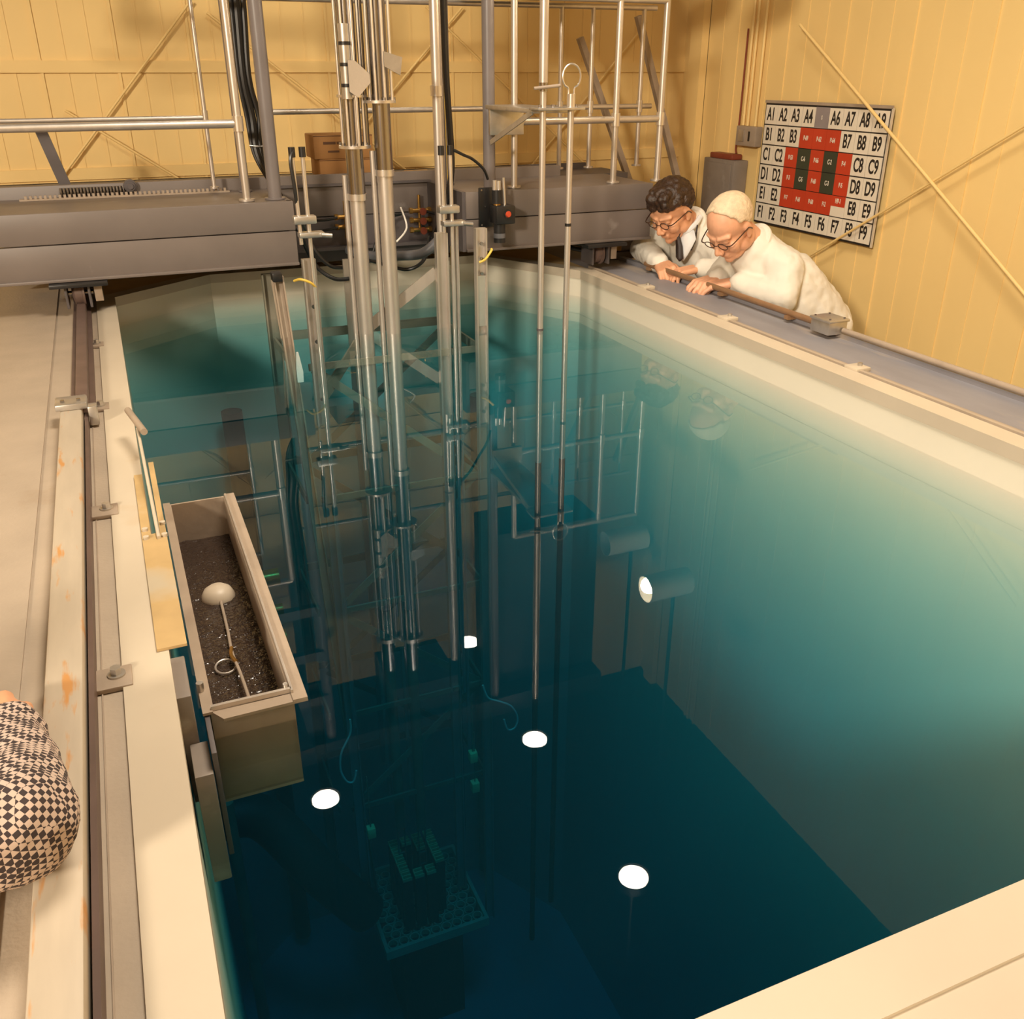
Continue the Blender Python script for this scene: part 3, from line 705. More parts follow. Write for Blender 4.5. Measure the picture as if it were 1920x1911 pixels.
for y_, lb in ((4.66, 'left conduit of the three rising from the switch box'), (4.62, 'middle conduit of the three rising from the switch box'), (4.55, 'right conduit of the three rising from the switch box')):
    o = MB().cyl((XR - .02, y_, .716), (XR - .02, y_, ZC - .01), .008).build('wall_conduit', M['wall']); tag(o, lb, 'pipe', 'yellow painted wall conduits')
o = MB().tube([(XR - .02, 4.70, .566), (XR - .02, 4.71, .60), (XR - .02, 4.70, .75), (XR - .02, 4.70, 1.2)], .005).build('wall_conduit', M['redbrown']); tag(o, 'thin red-brown conduit from the enclosure lid', 'pipe')
def wrod(a, c, lab, r=.0075):
    o = MB().cyl(a, c, r).build('brace_rod', M['wall']); return tag(o, lab, 'rod', 'yellow diagonal brace rods')
XB = XR - .075
wrod((XB, 4.20, 1.20), (XB, 2.2, -.07), 'yellow brace rod falling to the right past the sign corner')
wrod((XB + .012, 2.30, 1.10), (XB + .012, 4.35, -.14), 'yellow brace rod rising to the right below the sign', .006)
YB = YF - .03
for (a, c, lb) in (((-.42, .25), (.55, 1.3), 'yellow brace rod rising right on the far wall, left end'), ((-.10, .82), (.72, .25), 'yellow brace rod falling right on the far wall, left end'),
                   ((.62, 1.25), (1.9, .25), 'yellow brace rod falling right behind the control rods'), ((1.0, .35), (1.95, 1.3), 'yellow brace rod rising right behind the control rods'),
                   ((1.75, 1.3), (3.0, .25), 'yellow brace rod falling right behind the handling poles'), ((2.2, .3), (3.1, 1.25), 'yellow brace rod rising right behind the handling poles')):
    wrod((a[0], YB, a[1]), (c[0], YB - .012, c[1]), lb, .006)

# ================================================================ FLOAT TANK (skimmer) ON THE LEFT POOL WALL
BX0, BX1, BY0, BY1, BZ = .026, .148, 1.315, 2.165, -.13
t = thing('float_tank', 'tan metal float tank hung on the left pool wall, half full of dark rippled water', 'tank', (.085, 1.74, BZ))
b = MB()
b.box(BX0 - .006, BX0, BY0, BY1, BZ, .055); b.box(BX1, BX1 + .006, BY0, BY1, BZ, .055)
b.box(BX0 - .006, BX1 + .006, BY0 - .006, BY0, BZ, .055); b.box(BX0 - .006, BX1 + .006, BY1, BY1 + .006, BZ, .055)
b.box(BX0 - .006, BX1 + .006, BY0 - .006, BY1 + .006, BZ - .006, BZ)
b.build('tank_shell', M['tanmetal'], t, smooth=False)
MB().box(BX1 + .002, BX1 + .026, BY0 - .03, BY1 + .01, .053, .058).build('side_flange', M['tanmetal'], t)
MB().box(BX0 - .018, BX0 - .002, BY0 - .01, BY1 + .01, .053, .058).build('side_flange', M['tanmetal'], t)
MB().box(BX1 + .0025, BX1 + .0065, BY0 - .01, BY1, .058, .064).build('flange_lip', M['alu'], t)
MB().box(BX0 - .004, BX1 + .004, BY0 - .005, BY0 + .001, .055, .064).build('flange_lip', M['alu'], t)
MB().prism([(BX0 - .004, BY0 - .006), (BX0 + .012, BY0 - .032), (BX1 + .026, BY0 - .030), (BX1 + .024, BY0 - .004)], 'z', .050, .055).build('front_flange', M['tanmetal'], t)
MB().cyl((BX1 - .004, BY0 + .004, .058), (BX1 - .004, BY0 + .004, .07), .004).build('corner_pin', M['alub'], t)
MB().box(BX0, BX1, BY0 + .075, BY0 + .081, BZ, -.035).build('baffle', M['beamd'], t)
MB().cyl((.08, 1.42, BZ - .06), (.08, 1.42, BZ), .032).build('outlet_pipe', M['dark'], t)
def murk():
    m, tt, bb = nt('dark_rippled_water')
    geo = tt.nodes.new('ShaderNodeNewGeometry'); n = tt.nodes.new('ShaderNodeTexNoise'); n.inputs['Scale'].default_value = 55; n.inputs['Detail'].default_value = 3
    tt.links.new(geo.outputs['Position'], n.inputs['Vector']); bp = tt.nodes.new('ShaderNodeBump'); bp.inputs['Strength'].default_value = .55; bp.inputs['Distance'].default_value = .02
    tt.links.new(n.outputs[0], bp.inputs['Height']); tt.links.new(bp.outputs[0], bb.inputs['Normal'])
    bb.inputs['Base Color'].default_value = (.035, .022, .016, 1); bb.inputs['Roughness'].default_value = .12; bb.inputs['IOR'].default_value = 1.6
    return m
M['murk'] = murk()
wv = MB(); NX, NYY = 16, 110
vs = [[wv.b.verts.new((BX0 + .0005 + (BX1 - BX0 - .001) * i / NX, BY0 + .0005 + (BY1 - BY0 - .001) * j / NYY, -.046 + .0028 * noise.noise(Vector((i * .55, j * .55, 0))))) for i in range(NX + 1)] for j in range(NYY + 1)]
for j in range(NYY):
    for i in range(NX): wv.b.faces.new((vs[j][i], vs[j][i + 1], vs[j + 1][i + 1], vs[j + 1][i]))
lo = [wv.b.verts.new((x_, y_, BZ + .001)) for x_, y_ in ((BX0 + .0005, BY0 + .0005), (BX1 - .0005, BY0 + .0005), (BX1 - .0005, BY1 - .0005), (BX0 + .0005, BY1 - .0005))]
wv.b.faces.new(lo[::-1])
wv.b.faces.new([lo[0], lo[1]] + [vs[0][i] for i in range(NX, -1, -1)]); wv.b.faces.new([lo[2], lo[3]] + [vs[NYY][i] for i in range(NX + 1)])
wv.b.faces.new([lo[1], lo[2]] + [vs[j][NX] for j in range(NYY, -1, -1)]); wv.b.faces.new([lo[3], lo[0]] + [vs[j][0] for j in range(NYY + 1)])
o = wv.build('tank_water', M['murk']); tag(o, 'dark rippled water inside the float tank', 'water', kind='stuff')
t = thing('float_valve', 'pale domed float on a thin lever arm in the float tank', 'float', (.086, 1.85, -.05))
MB().lathe((.086, 1.86, -.056), [(0, -.016), (.022, -.014), (.034, -.004), (.0365, .006), (.035, .016), (.029, .028), (.018, .036), (.0, .039)]).build('float', M['wood'], t)
MB().tube([(.088, 1.83, -.04), (.086, 1.70, -.036), (.083, 1.6, -.03), (.088, 1.5, -.022), (.092, 1.33, -.01)], .0032).build('lever_arm', M['tanmetal'], t)
MB().tube([(.066 + .019 * math.cos(a), 1.575 + .024 * math.sin(a), -.040) for a in [k * math.pi / 6 for k in range(12)]], .0022, closed=True).build('wire_ring', M['alu'], t)
MB().tube([(.084, 1.62, -.03), (.080, 1.59, -.028), (.086, 1.56, -.026)], .004).build('clip', M['brass'], t)
# cut the tank out of the pool water
cut = MB().box(BX0 - .006, BX1 + .006, BY0 - .006, BY1 + .006, BZ - .006, .4).build('cutter', None)
md = wt.modifiers.new('cut', 'BOOLEAN'); md.operation = 'DIFFERENCE'; md.solver = 'EXACT'; md.object = cut
bpy.context.view_layer.update(); dg = bpy.context.evaluated_depsgraph_get()
nm = bpy.data.meshes.new_from_object(wt.evaluated_get(dg)); wt.modifiers.clear(); wt.data = nm
nm.materials.clear(); nm.materials.append(M['water'])
for p_ in nm.polygons: p_.use_smooth = False; p_.material_index = 0
bpy.data.objects.remove(cut)
t = thing('hanger_bracket', 'grey steel channel brackets hanging over the pool edge beside the float tank', 'bracket', (-.01, 1.36, .12))
MB().box(-.028, -.004, 1.285, 1.405, -.10, .112, .002).build('upper_channel', M['panelgrey'], t)
MB().box(-.020, .008, 1.20, 1.285, -.20, .02, .002).build('lower_channel', M['panelgrey'], t)
MB().box(.010, .018, 1.21, 1.40, -.16, .05, .001).build('hanger_plate', M['beamd'], t)
MB().cyl((.012, 1.37, .03), (.012, 1.37, .075), .006).build('hanger_bolt', M['plate'], t)
t = thing('cover_plate', 'ochre cover plate on the cream rim beside the float tank', 'plate', (-.02, 1.8, .125))
MB().prism([(-.044, 1.41), (.004, 1.41), (.004, 2.27), (-.008, 2.27), (-.008, 1.86), (-.026, 1.86), (-.026, 2.20), (-.044, 2.20)], 'z', .126, .131).build('sheet', M['ochre'], t)
for q in ((-.036, 1.84), (.0, 1.84), (-.036, 1.88), (.0, 1.90)): MB().cyl((*q, .131), (*q, .137), .006, seg=12).build('rivet', M['rim'], t)
t = thing('rod_handle', 'thin cream rod with a tan tube handle leaning on the rim by the float tank', 'rod', (-.01, 2.1, .13))
MB().cyl((-.012, 1.83, .134), (-.018, 2.36, .190), .0038).build('rod', M['rim'], t)
MB().cyl((-.034, 2.47, .205), (-.004, 2.30, .200), .0085, seg=16).build('tube_handle', M['tanmetal'], t)
# ================================================================ SUBMERGED PIPES, CORE
def pipe(name, a, c, r, m, lab, cat='pipe', group=None):
    o = MB().cyl(a, c, r, seg=28).build(name, M[m]); return tag(o, lab, cat, group)
o = MB().tube([(.02, 3.75, -2.35), (.22, 3.75, -2.42), (.45, 3.6, -2.75), (.66, 3.58, -3.1)], .11, seg=24).build('beam_tube', M['dark']); tag(o, 'thick dark submerged pipe running from left wall to the core', 'pipe')
pipe('vertical_pipe', (.055, 3.4, -4.15), (.055, 3.4, -1.95), .028, 'olive', 'olive submerged vertical pipe near the left pool wall')
pipe('return_pipe', (.40, 4.45, -4.1), (.40, 4.45, -.5), .05, 'dark', 'dark submerged standpipe near the far wall left of the frame')
t = thing('core_grid', 'dark green submerged grid plate with rows of round holes at the pool bottom', 'grid', (1.03, 3.78, -3.35))
b = MB()
gx0, gx1, gy0, gy1 = .75, 1.31, 3.50, 4.06
for (a0, a1, c0_, c1_) in ((gx0, gx1, gy0 - .02, gy0), (gx0, gx1, gy1, gy1 + .02), (gx0 - .02, gx0, gy0 - .02, gy1 + .02), (gx1, gx1 + .02, gy0 - .02, gy1 + .02)): b.box(a0, a1, c0_, c1_, -3.40, -3.34)
b.build('plate_frame', M['ringm'], t)
MB().box(gx0, gx1, gy0, gy1, -3.41, -3.39).build('bottom_plate', M['dark'], t)
b = MB(); k = 0; yy_ = gy0 + .031
while yy_ < gy1 - .02:
    xx_ = gx0 + .032 + (.031 if k % 2 else 0)
    while xx_ < gx1 - .02:
        b.lathe((xx_, yy_, -3.385), [(.024, 0), (.024, .035), (.030, .035), (.030, 0)], seg=14); xx_ += .062
    yy_ += .054; k += 1
b.build('hole_rings', M['ringm'], t)
MB().box(gx0 + .1, gx1 - .1, gy0 + .1, gy1 - .1, -4.2, -3.41).build('pedestal', M['dark'], t)
def fuel(x, y):
    z0, z1 = -3.345, -2.95
    t = thing('fuel_element', 'submerged square fuel element in the left row of the core, first from the near end', 'fuel element', (x, y, z0), 'fuel elements in the core grid')
    MB().box(x - .026, x + .026, y - .026, y + .026, z0, z1 - .02).build('can', M['dark'], t)
    b = MB().box(x - .027, x - .022, y - .027, y + .027, z1 - .02, z1)
    for dy in (-.024, 0, .024): b.box(x - .022, x + .024, y + dy - .003, y + dy + .003, z1 - .02, z1)
    b.build('slotted_top', M['green'], t)
    return t
f0 = fuel(.90, 3.60)
for (i, j) in ((0, 1), (0, 2), (0, 3), (0, 4), (1, 0), (2, 0), (2, 3), (3, 1), (3, 2), (3, 3), (3, 4), (1, 4), (2, 4)):
    dup(f0, (i * .062 * 1.1, j * .062, 0), 'submerged square fuel element in the %s row of the core, %s from the near end' % (('left', 'second', 'third', 'right')[i], ('first', 'second', 'third', 'fourth', 'fifth')[j]))
for (x_, y_, z_, lb) in ((.698, 3.45, -2.42, 'small bright yellow-green block hanging in the water left of the rods'), (1.262, 3.50, -2.17, 'upper green block hanging in the water right of the rods'), (1.270, 3.50, -2.37, 'lower green block hanging in the water right of the rods')):
    t = thing('detector_block', lab := lb, 'block', (x_, y_, z_), 'green blocks hanging in the water')
    MB().box(x_ - .020, x_ + .020, y_ - .02, y_ + .02, z_ - .03, z_ + .03, .003).build('block', M['green'], t)
    MB().cyl((x_, y_, z_ + .03), (x_, y_, z_ + .35), .003).build('wire', M['olive'], t)
cable('hook_wire', [(.655, 3.5, -1.75), (.650, 3.5, -1.83), (.600, 3.5, -1.93), (.588, 3.5, -2.03), (.612, 3.5, -2.11), (.645, 3.5, -2.12), (.662, 3.5, -2.06)], .005, 'white', 'pale J-shaped wire under water at left of the rods', 'wire', 'pale curled wires under water')
cable('hook_wire', [(1.322, 3.5, -1.745), (1.35, 3.5, -1.83), (1.41, 3.5, -1.87), (1.475, 3.5, -1.92), (1.51, 3.5, -2.0), (1.495, 3.5, -2.06), (1.455, 3.5, -2.06), (1.435, 3.5, -1.99)], .005, 'white', 'pale curled wire under water at right of the rods', 'wire', 'pale curled wires under water')
t = thing('pump_valve', 'gold brass valve assembly under water beside the float tank', 'valve', (.40, 4.45, -1.6))
for z_ in (-1.42, -1.62, -1.80): MB().cyl((.30, 4.40, z_), (.52, 4.40, z_), .045 if z_ != -1.62 else .03, seg=24).build('brass_body', M['patina'], t)
MB().ball((.44, 4.36, -1.85), .07).build('bowl', M['patina'], t)
for (x_, m_) in ((1.70, 'olive'),): pipe('far_pipe', (x_, 4.5, -4.1), (x_, 4.5, -.6), .045, m_, 'pale submerged standpipe by the far wall right of the frame')

# ================================================================ LAMPS ABOVE THE WATER (seen mirrored)
lamps = [((.169, 1.428), 'round hanging lamp mirrored at the corner of the float tank'), ((.507, 1.417), 'round hanging lamp mirrored behind the rods'),
         ((.158, 1.102), 'round hanging lamp mirrored left of the submerged core'), ((.508, 1.105), 'round hanging lamp mirrored at the left handling pole'),
         ((.515, .789), 'round hanging lamp mirrored alone in the dark water, nearest one')]
HL = 2.44
for (x_, y_), lb in lamps:
    X_, Y_ = x_ * (1 + HL), y_ * (1 + HL)
    t = thing('hanging_lamp', lb, 'lamp', (X_, Y_, HL), 'round hanging lamps')
    MB().lathe((X_, Y_, HL), [(.078, 0), (.080, .01), (.072, .06), (.03, .09), (.0, .092)], seg=32).build('lamp_shade', M['lampshade'], t)
    MB().cyl((X_, Y_, HL + .09), (X_, Y_, ZC - .002), .010).build('stem', M['lampshade'], t)
    MB().cyl((X_, Y_, HL + .004), (X_, Y_, HL + .012), .070, seg=32).build('lamp_disc', M['lamp'], t)
def spot(cx_, cy_, lab, lit, h=1.5):
    t = thing('flood_lamp', lab, 'lamp', (cx_, cy_, h), 'white cylinder flood lamps')
    L_ = .26
    MB().lathe((cx_, cy_, h), [(.070, -L_ / 2), (.074, -L_ / 2), (.074, L_ / 2), (.03, L_ / 2 + .02), (0, L_ / 2 + .02), (0, L_ / 2 + .01), (.068, L_ / 2 - .01), (.070, -L_ / 2)], axis='x', seg=32).build('can', M['lampcan'], t)
    MB().cyl((cx_ + .05, cy_, h + .07), (cx_ + .05, cy_, ZC - .002), .010).build('drop_rod', M['lampshade'], t)
    if lit: MB().ball((cx_ - .11, cy_, h - .02), .044).build('bulb', M['flood'], t)
    return t
spot(.995 * 2.5, 1.675 * 2.5, 'unlit white cylinder flood lamp, mirrored above the glowing one', False)
spot(.975 * 2.5, 1.455 * 2.5, 'lit white cylinder flood lamp glaring as a mirrored star in the water', True)
# ================================================================ PEOPLE
def remesh(mb, name, m, parent, vox, smooth=6, disp=0, dscale=.05):
    o = mb.build(name, m, parent)
    md = o.modifiers.new('r', 'REMESH'); md.mode = 'VOXEL'; md.voxel_size = vox; md.use_smooth_shade = True
    if smooth: s_ = o.modifiers.new('s', 'SMOOTH'); s_.factor = .5; s_.iterations = smooth
    if disp:
        tx = bpy.data.textures.new(name + '_folds', 'CLOUDS'); tx.noise_scale = dscale
        d = o.modifiers.new('d', 'DISPLACE'); d.texture = tx; d.strength = disp; d.mid_level = .5; d.texture_coords = 'GLOBAL'
    return o
def hand(b, wrist, d, nrm, side, curl, s=1.1, spread=.16):
    """palm + four fingers + thumb; d: hand direction, nrm: back-of-hand normal, side: +1 thumb on d x nrm side"""
    d = Vector(d).normalized(); n = Vector(nrm); n = (n - d * n.dot(d)).normalized(); a = d.cross(n) * side; w_ = Vector(wrist)
    for k in range(4):
        off = (k - 1.5) * .021 * s
        p = w_ + d * .015 * s + a * off * .75; q = w_ + d * (.088 - abs(k - 1.2) * .004) * s + a * off
        b.caps(p, q, .015 * s, .0115 * s)
        L = (.038, .043, .040, .031)[3 - k] * s; dd = (d + a * (k - 1.5) * spread).normalized(); cur = q; ang = 0
        for seg_, ln in enumerate((L, L * .68, L * .52)):
            ang += curl * (1.0, 1.15, .8)[seg_]
            v = dd * math.cos(ang) - n * math.sin(ang); nx = cur + v * ln
            b.caps(cur, nx, (.0098, .0090, .0082)[seg_] * s, (.0090, .0082, .0072)[seg_] * s); cur = nx
    p = w_ + d * .02 * s + a * .018 * s; q = w_ + d * .05 * s + a * .042 * s - n * .008 * s; r_ = q + (d * .8 + a * .25 - n * .45).normalized() * .032 * s; u = r_ + (d * .9 - n * .5).normalized() * .026 * s
    b.caps(p, q, .015 * s, .012 * s); b.caps(q, r_, .0115 * s, .0105 * s); b.caps(r_, u, .0102 * s, .0085 * s)
def head_frame(c, fwd, up):
    f = Vector(fwd).normalized(); u = Vector(up); u = (u - f * u.dot(f)).normalized(); r = f.cross(u)
    m = Matrix((r, f, u)).transposed()          # columns: right, forward, up
    return Vector(c), m
def head(b, c, m, s):
    P = lambda x, y, z: c + m @ Vector((x, y, z)) * s
    E = lambda x, y, z, sx, sy, sz: b.ball(P(x, y, z), 1, (sx * s, sy * s, sz * s), m, seg=24)
    E(0, -.012, .035, .076, .097, .085); E(0, .020, -.020, .062, .073, .088); E(0, .040, -.070, .042, .045, .040)
    E(0, .070, -.098, .020, .018, .017); E(0, .03, -.095, .045, .05, .02)
    for sx in (-1, 1):
        E(sx * .040, .062, -.030, .026, .024, .028); E(sx * .050, .0, -.065, .022, .045, .030)
        b.caps(P(sx * .012, .088, .026), P(sx * .050, .070, .026), .009 * s, .008 * s)
        E(sx * .031, .076, .008, .016, .012, .009); E(sx * .0125, .103, -.032, .009, .011, .008)
        E(sx * .077, -.008, -.008, .008, .020, .032); E(sx * .076, .004, -.030, .007, .010, .012)
    b.caps(P(0, .086, .018), P(0, .112, -.026), .0075 * s, .0115 * s)
    b.caps(P(-.017, .086, -.060), P(.017, .086, -.060), .0070 * s); b.caps(P(-.014, .084, -.071), P(.014, .084, -.071), .0075 * s)
    return P
def glasses(P, m, parent, s):
    t = MB()
    for sx in (-1, 1):
        t.tube([P(sx * .031 + .021 * math.cos(a), .100, .004 + .016 * math.sin(a)) for a in [k * math.pi / 5 for k in range(10)]], .0018 * s, closed=True, seg=6)
        t.tube([P(sx * .052, .099, .010), P(sx * .072, .090, .012), P(sx * .084, .02, .008), P(sx * .086, -.004, .004), P(sx * .084, -.018, -.016)], .0024 * s, seg=6)
    t.tube([P(-.010, .103, .008), P(0, .107, .011), P(.010, .103, .008)], .0018 * s, seg=6)
    return t.build('glasses', M['frame'], parent)
def person(lab, skin, hd, fwd, neck, shR, elR, wrR, shL, elL, wrL, chest, hip, footx, hairm, hands, coatm='coat', s=1.1, open_=False, up=(0, 0, 1)):
    V = Vector
    root = thing('person', lab, 'person', (hip[0], hip[1], ZF), 'people leaning over the ledge' if coatm == 'coat' else None)
    b = MB(); c, m = head_frame(hd, fwd, up); P = head(b, c, m, s)
    nb = V(neck)
    b.caps(P(0, -.03, -.06), nb, .054 * s, .060 * s, seg=20)
    b.caps(nb - V((0, 0, .02)), V(chest), .085 * s, .125 * s, seg=20); b.caps(V(chest), V(hip), .125 * s, .13 * s, seg=20)
    for (sh, el, wr) in ((shR, elR, wrR), (shL, elL, wrL)):
        b.caps(nb, sh, .05 * s, .052 * s); b.caps(sh, el, .047 * s, .036 * s); b.caps(el, wr, .036 * s, .024 * s)
    for sy in (-1, 1):
        h_ = V(hip) + V((0, sy * .09 * s, -.02)); k_ = V((hip[0] + .03, hip[1] + sy * .10 * s, (hip[2] + ZF) / 2)); f_ = V((footx, hip[1] + sy * .10 * s, ZF + .08))
        b.caps(h_, k_, .080 * s, .055 * s); b.caps(k_, f_, .052 * s, .035 * s); b.caps(f_ - V((0, 0, .045)), f_ + V((-.16, 0, -.045)), .033, .03)
    for (wr, d, n, sd, cu) in hands: hand(b, wr, d, n, sd, cu, s)
    body = remesh(b, 'body', M[skin], root, .0048, 3)
    # coat
    b = MB()
    b.caps(nb + V((.01, 0, -.035)), V(chest), .100 * s, .155 * s, seg=20); b.caps(V(chest), V(hip), .155 * s, .165 * s, seg=20)
    b.caps(V(hip), V(hip) + V((.02, 0, -.33)), .165 * s, .18 * s, seg=20)
    for (sh, el, wr) in ((shR, elR, wrR), (shL, elL, wrL)):
        sh, el, wr = V(sh), V(el), V(wr)
        b.caps(nb + V((.02, 0, -.03)), sh, .072 * s, .078 * s); b.caps(V(chest), sh, .12 * s, .074 * s)
        b.caps(sh, el, .075 * s, .058 * s); b.caps(el, wr - (wr - el).normalized() * .012, .058 * s, .042 * s)
    collar = MB()
    coat = remesh(b, 'coat', M[coatm], root, .0080, 5, .020, .075)
    # collar rolled round the neck
    ax = (P(0, -.03, -.06) - nb).normalized(); cpt = nb + ax * .012
    e1 = ax.cross(V((0, 1, 0))).normalized(); e2 = ax.cross(e1)
    rng = [R(30 + k * 300 / 16) for k in range(17)] if open_ else [R(10 + k * 340 / 16) for k in range(17)]
    fdir = V(fwd); fdir -= ax * fdir.dot(ax); fdir.normalize(); sdir = ax.cross(fdir)
    pts = [cpt + (fdir * math.cos(a) + sdir * math.sin(a)) * .072 * s - ax * (.03 if abs(a - math.pi) > 1.9 else 0) for a in rng]
    MB().tube(pts, .015 * s, seg=10).build('collar', M[coatm], root)
    # trousers and shoes
    b = MB()
    for sy in (-1, 1):
        h_ = V(hip) + V((0, sy * .09 * s, -.04)); k_ = V((hip[0] + .03, hip[1] + sy * .10 * s, (hip[2] + ZF) / 2)); f_ = V((footx, hip[1] + sy * .10 * s, ZF + .10))
        b.caps(h_, k_, .095 * s, .072 * s); b.caps(k_, f_, .070 * s, .055 * s)
    remesh(b, 'trousers', M['trous'], root, .012, 3)
    b = MB()
    for sy in (-1, 1):
        f_ = V((footx, hip[1] + sy * .10 * s, ZF)); b.caps(f_ + V((.03, 0, .05)), f_ + V((-.17, 0, .042)), .048, .040)
    remesh(b, 'shoes', M['black'], root, .010, 2)
    return root, c, m, P, coat, nb
def hair_blobs(P, s, m, n, zmin, fn, r0, r1, seed):
    rnd = random.Random(seed); b = MB(); k = 0
    while k < n:
        a = rnd.uniform(0, 2 * math.pi); z = rnd.uniform(-.4, 1); q = math.sqrt(max(0, 1 - z * z))
        x, y = math.cos(a) * q, math.sin(a) * q
        if not fn(x, y, z): continue
        rr = rnd.uniform(r0, r1)
        b.ball(P(x * .076, -.012 + y * .097, .035 + z * .085), rr * s, (1, 1, .75), m, seg=10); k += 1
    return b
# dark haired man
root, c, m, P, coat, nb = person('dark-haired man in glasses, white coat and dark tie, leaning on the ledge', 'skin',
    (2.435, 3.845, .405), (-.78, -.30, -.58), (2.575, 3.895, .318), (2.60, 4.12, .26), (2.465, 4.14, .182), (2.405, 3.86, .160),
    (2.655, 3.745, .215), (2.60, 3.57, .165), (2.50, 3.66, .165), (2.69, 3.91, .10), (2.86, 3.94, -.06), 2.93, 'hair',
    [((2.402, 3.845, .160), (-.30, -1, -.12), (-.35, .1, 1), -1, .85), ((2.49, 3.67, .165), (-.8, .15, -.1), (0, 0, 1), 1, .7)], open_=True)
b = hair_blobs(P, 1.1, m, 330, 0, lambda x, y, z: (z > .25 and y < .78 + z * .2) or (y < .05 and z > -.35 and abs(x) > -1 and y < -.0) or (z > .0 and y < .35), .012, .024, 3)
for k in range(46):
    rnd = random.Random(k + 50); a = rnd.uniform(-.7, .7); b.ball(P(a * .075, rnd.uniform(.015, .072), .108 + rnd.uniform(-.012, .016) - abs(a) * .02), rnd.uniform(.014, .022) * 1.1, seg=10)
remesh(b, 'hair', M['hair'], root, .0042, 1)
glasses(P, m, root, 1.1)
fd = Vector((-.95, -.45, 0)).normalized()
def chest_strip(name, mtl, prof, off):
    """a strip following the open front of the coat: prof = [(centre point, half width)]"""
    b = MB(); sd = Vector((.30, -.95, 0)).normalized(); rows = []
    for p_, hw in prof:
        p_ = Vector(p_) + fd * off; rows.append([b.b.verts.new(p_ - sd * hw + fd * -.006), b.b.verts.new(p_), b.b.verts.new(p_ + sd * hw + fd * -.006)])
    for i in range(len(rows) - 1):
        for j in range(2): b.b.faces.new((rows[i][j], rows[i][j + 1], rows[i + 1][j + 1], rows[i + 1][j]))
    o = b.build(name, mtl, root); so = o.modifiers.new('t', 'SOLIDIFY'); so.thickness = .006; return o
chest_strip('shirt_front', M['shirt'], [((2.515, 3.82, .318), .045), ((2.500, 3.80, .285), .060), ((2.490, 3.79, .25), .045), ((2.485, 3.785, .215), .026), ((2.480, 3.78, .185), .006)], .012)
MB().tube([Vector(q) for q in ((2.505, 3.895, .322), (2.490, 3.85, .310), (2.50, 3.80, .315), (2.535, 3.79, .345), (2.575, 3.815, .372))], .013, seg=8).build('shirt_collar', M['shirt'], root)
chest_strip('tie', M['tie'], [((2.492, 3.832, .315), .016), ((2.480, 3.828, .300), .013), ((2.478, 3.826, .292), .010), ((2.474, 3.80, .25), .018), ((2.468, 3.78, .20), .020), ((2.468, 3.775, .185), .003)], .022)
chest_strip('collar_shade', M['tie'], [((2.545, 3.775, .345), .004), ((2.535, 3.765, .31), .006), ((2.525, 3.755, .275), .006), ((2.510, 3.757, .235), .003)], .020)  # dark strip that paints the shade inside the coat collar
# older man
root, c, m, P, coat, nb = person('older man with short pale hair, glasses and white coat, leaning on the ledge', 'skinold',
    (2.405, 3.335, .405), (-.70, -.22, -.68), (2.555, 3.365, .315), (2.585, 3.50, .21), (2.53, 3.55, .150), (2.455, 3.46, .160),
    (2.62, 3.215, .225), (2.575, 3.15, .130), (2.46, 3.33, .165), (2.70, 3.30, .12), (2.85, 3.27, -.06), 2.92, 'hairold',
    [((2.455, 3.345, .165), (-.78, .70, -.22), (-.15, .0, 1), 1, .42), ((2.45, 3.47, .158), (-.9, -.1, -.1), (0, 0, 1), -1, .6)])
b = hair_blobs(P, 1.1, m, 900, 0, lambda x, y, z: (z > .55 and y < .34 + .12 * (1 - abs(x))) or (y < .30 and z > -.45 and y < .1 + z * .8), .0075, .009, 9)
remesh(b, 'hair', M['hairold'], root, .0045, 8)
glasses(P, m, root, 1.1)
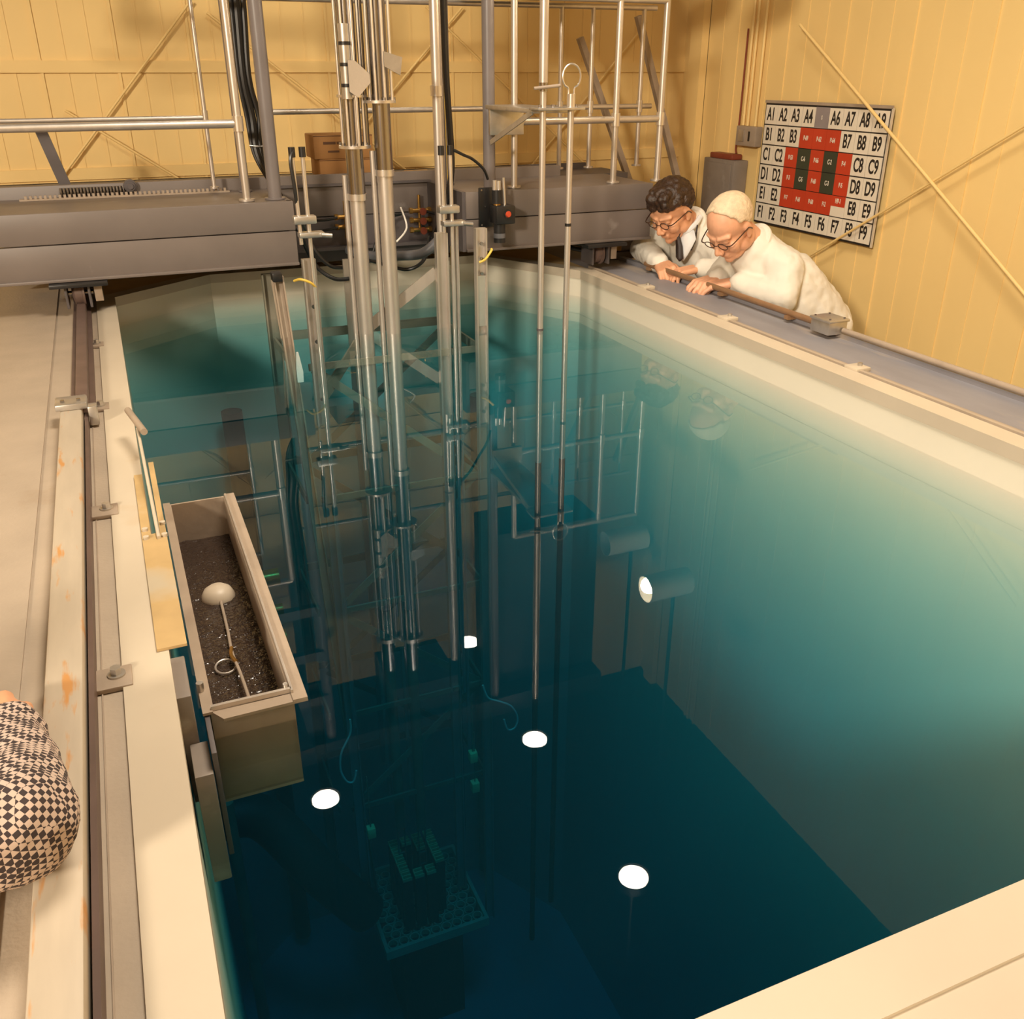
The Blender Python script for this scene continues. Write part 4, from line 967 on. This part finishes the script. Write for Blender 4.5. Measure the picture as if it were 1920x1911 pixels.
# person in the checked jacket leaning in at the left edge
def houndstooth():
    mm, tt, bb = nt('black_white_check'); geo = tt.nodes.new('ShaderNodeNewGeometry'); mp = tt.nodes.new('ShaderNodeMapping'); mp.inputs['Rotation'].default_value = (.4, .5, .7); mp.inputs['Scale'].default_value = (1, 1, 1)
    ck = tt.nodes.new('ShaderNodeTexChecker'); ck.inputs['Scale'].default_value = 150; ck.inputs[1].default_value = (.62, .48, .40, 1); ck.inputs[2].default_value = (.05, .035, .035, 1)
    tt.links.new(geo.outputs['Position'], mp.inputs[0]); tt.links.new(mp.outputs[0], ck.inputs[0]); tt.links.new(ck.outputs[0], bb.inputs['Base Color']); bb.inputs['Roughness'].default_value = .85
    return mm
M['check'] = houndstooth()
root, c, m, P, coat, nb = person('person in black and white checked jacket, only an elbow leaning in at left edge', 'skin',
    (-.93, .75, .62), (.9, .2, -.3), (-.99, .72, .44), (-.60, .78, .37), (-.200, .92, .248), (-.230, 1.13, .225),
    (-.95, .50, .34), (-.80, .42, .10), (-.70, .55, .20), (-.98, .72, .18), (-.98, .70, -.02), -.98, 'hair',
    [((-.245, 1.13, .222), (-.35, 1, -.05), (0, 0, 1), 1, .5), ((-.70, .55, .195), (.8, .3, -.1), (0, 0, 1), -1, .6)], coatm='check')
remesh(hair_blobs(P, 1.1, m, 330, 0, lambda x, y, z: (z > .25 and y < .7) or y < 0, .012, .02, 5), 'hair', M['hair'], root, .006, 1)

# ================================================================ MACHINERY IN SHADOW UNDER THE RIGHT BRIDGE END
t = thing('drive_motor', 'dark bridge drive motor in shadow under the right end of the bridge', 'motor', (2.45, 4.3, .12))
MB().cyl((2.25, 4.30, .215), (2.40, 4.30, .215), .030, seg=20).build('gearbox', M['beamd'], t)
MB().cyl((2.40, 4.30, .20), (2.60, 4.30, .20), .055, seg=24).build('motor_body', M['post'], t)
MB().box(2.38, 2.62, 4.26, 4.34, .112, .150, .003).build('base', M['beamd'], t)
MB().box(2.36, 2.40, 4.24, 4.26, .16, .22, .003).build('terminal_cover', M['brass'], t)
cable('power_cable', [(2.05, 4.25, .245), (2.10, 4.2, .20), (2.2, 4.15, .19), (2.33, 4.2, .20), (2.42, 4.26, .25)], .011, 'black', 'black cable sagging under the right bridge end near the motor')
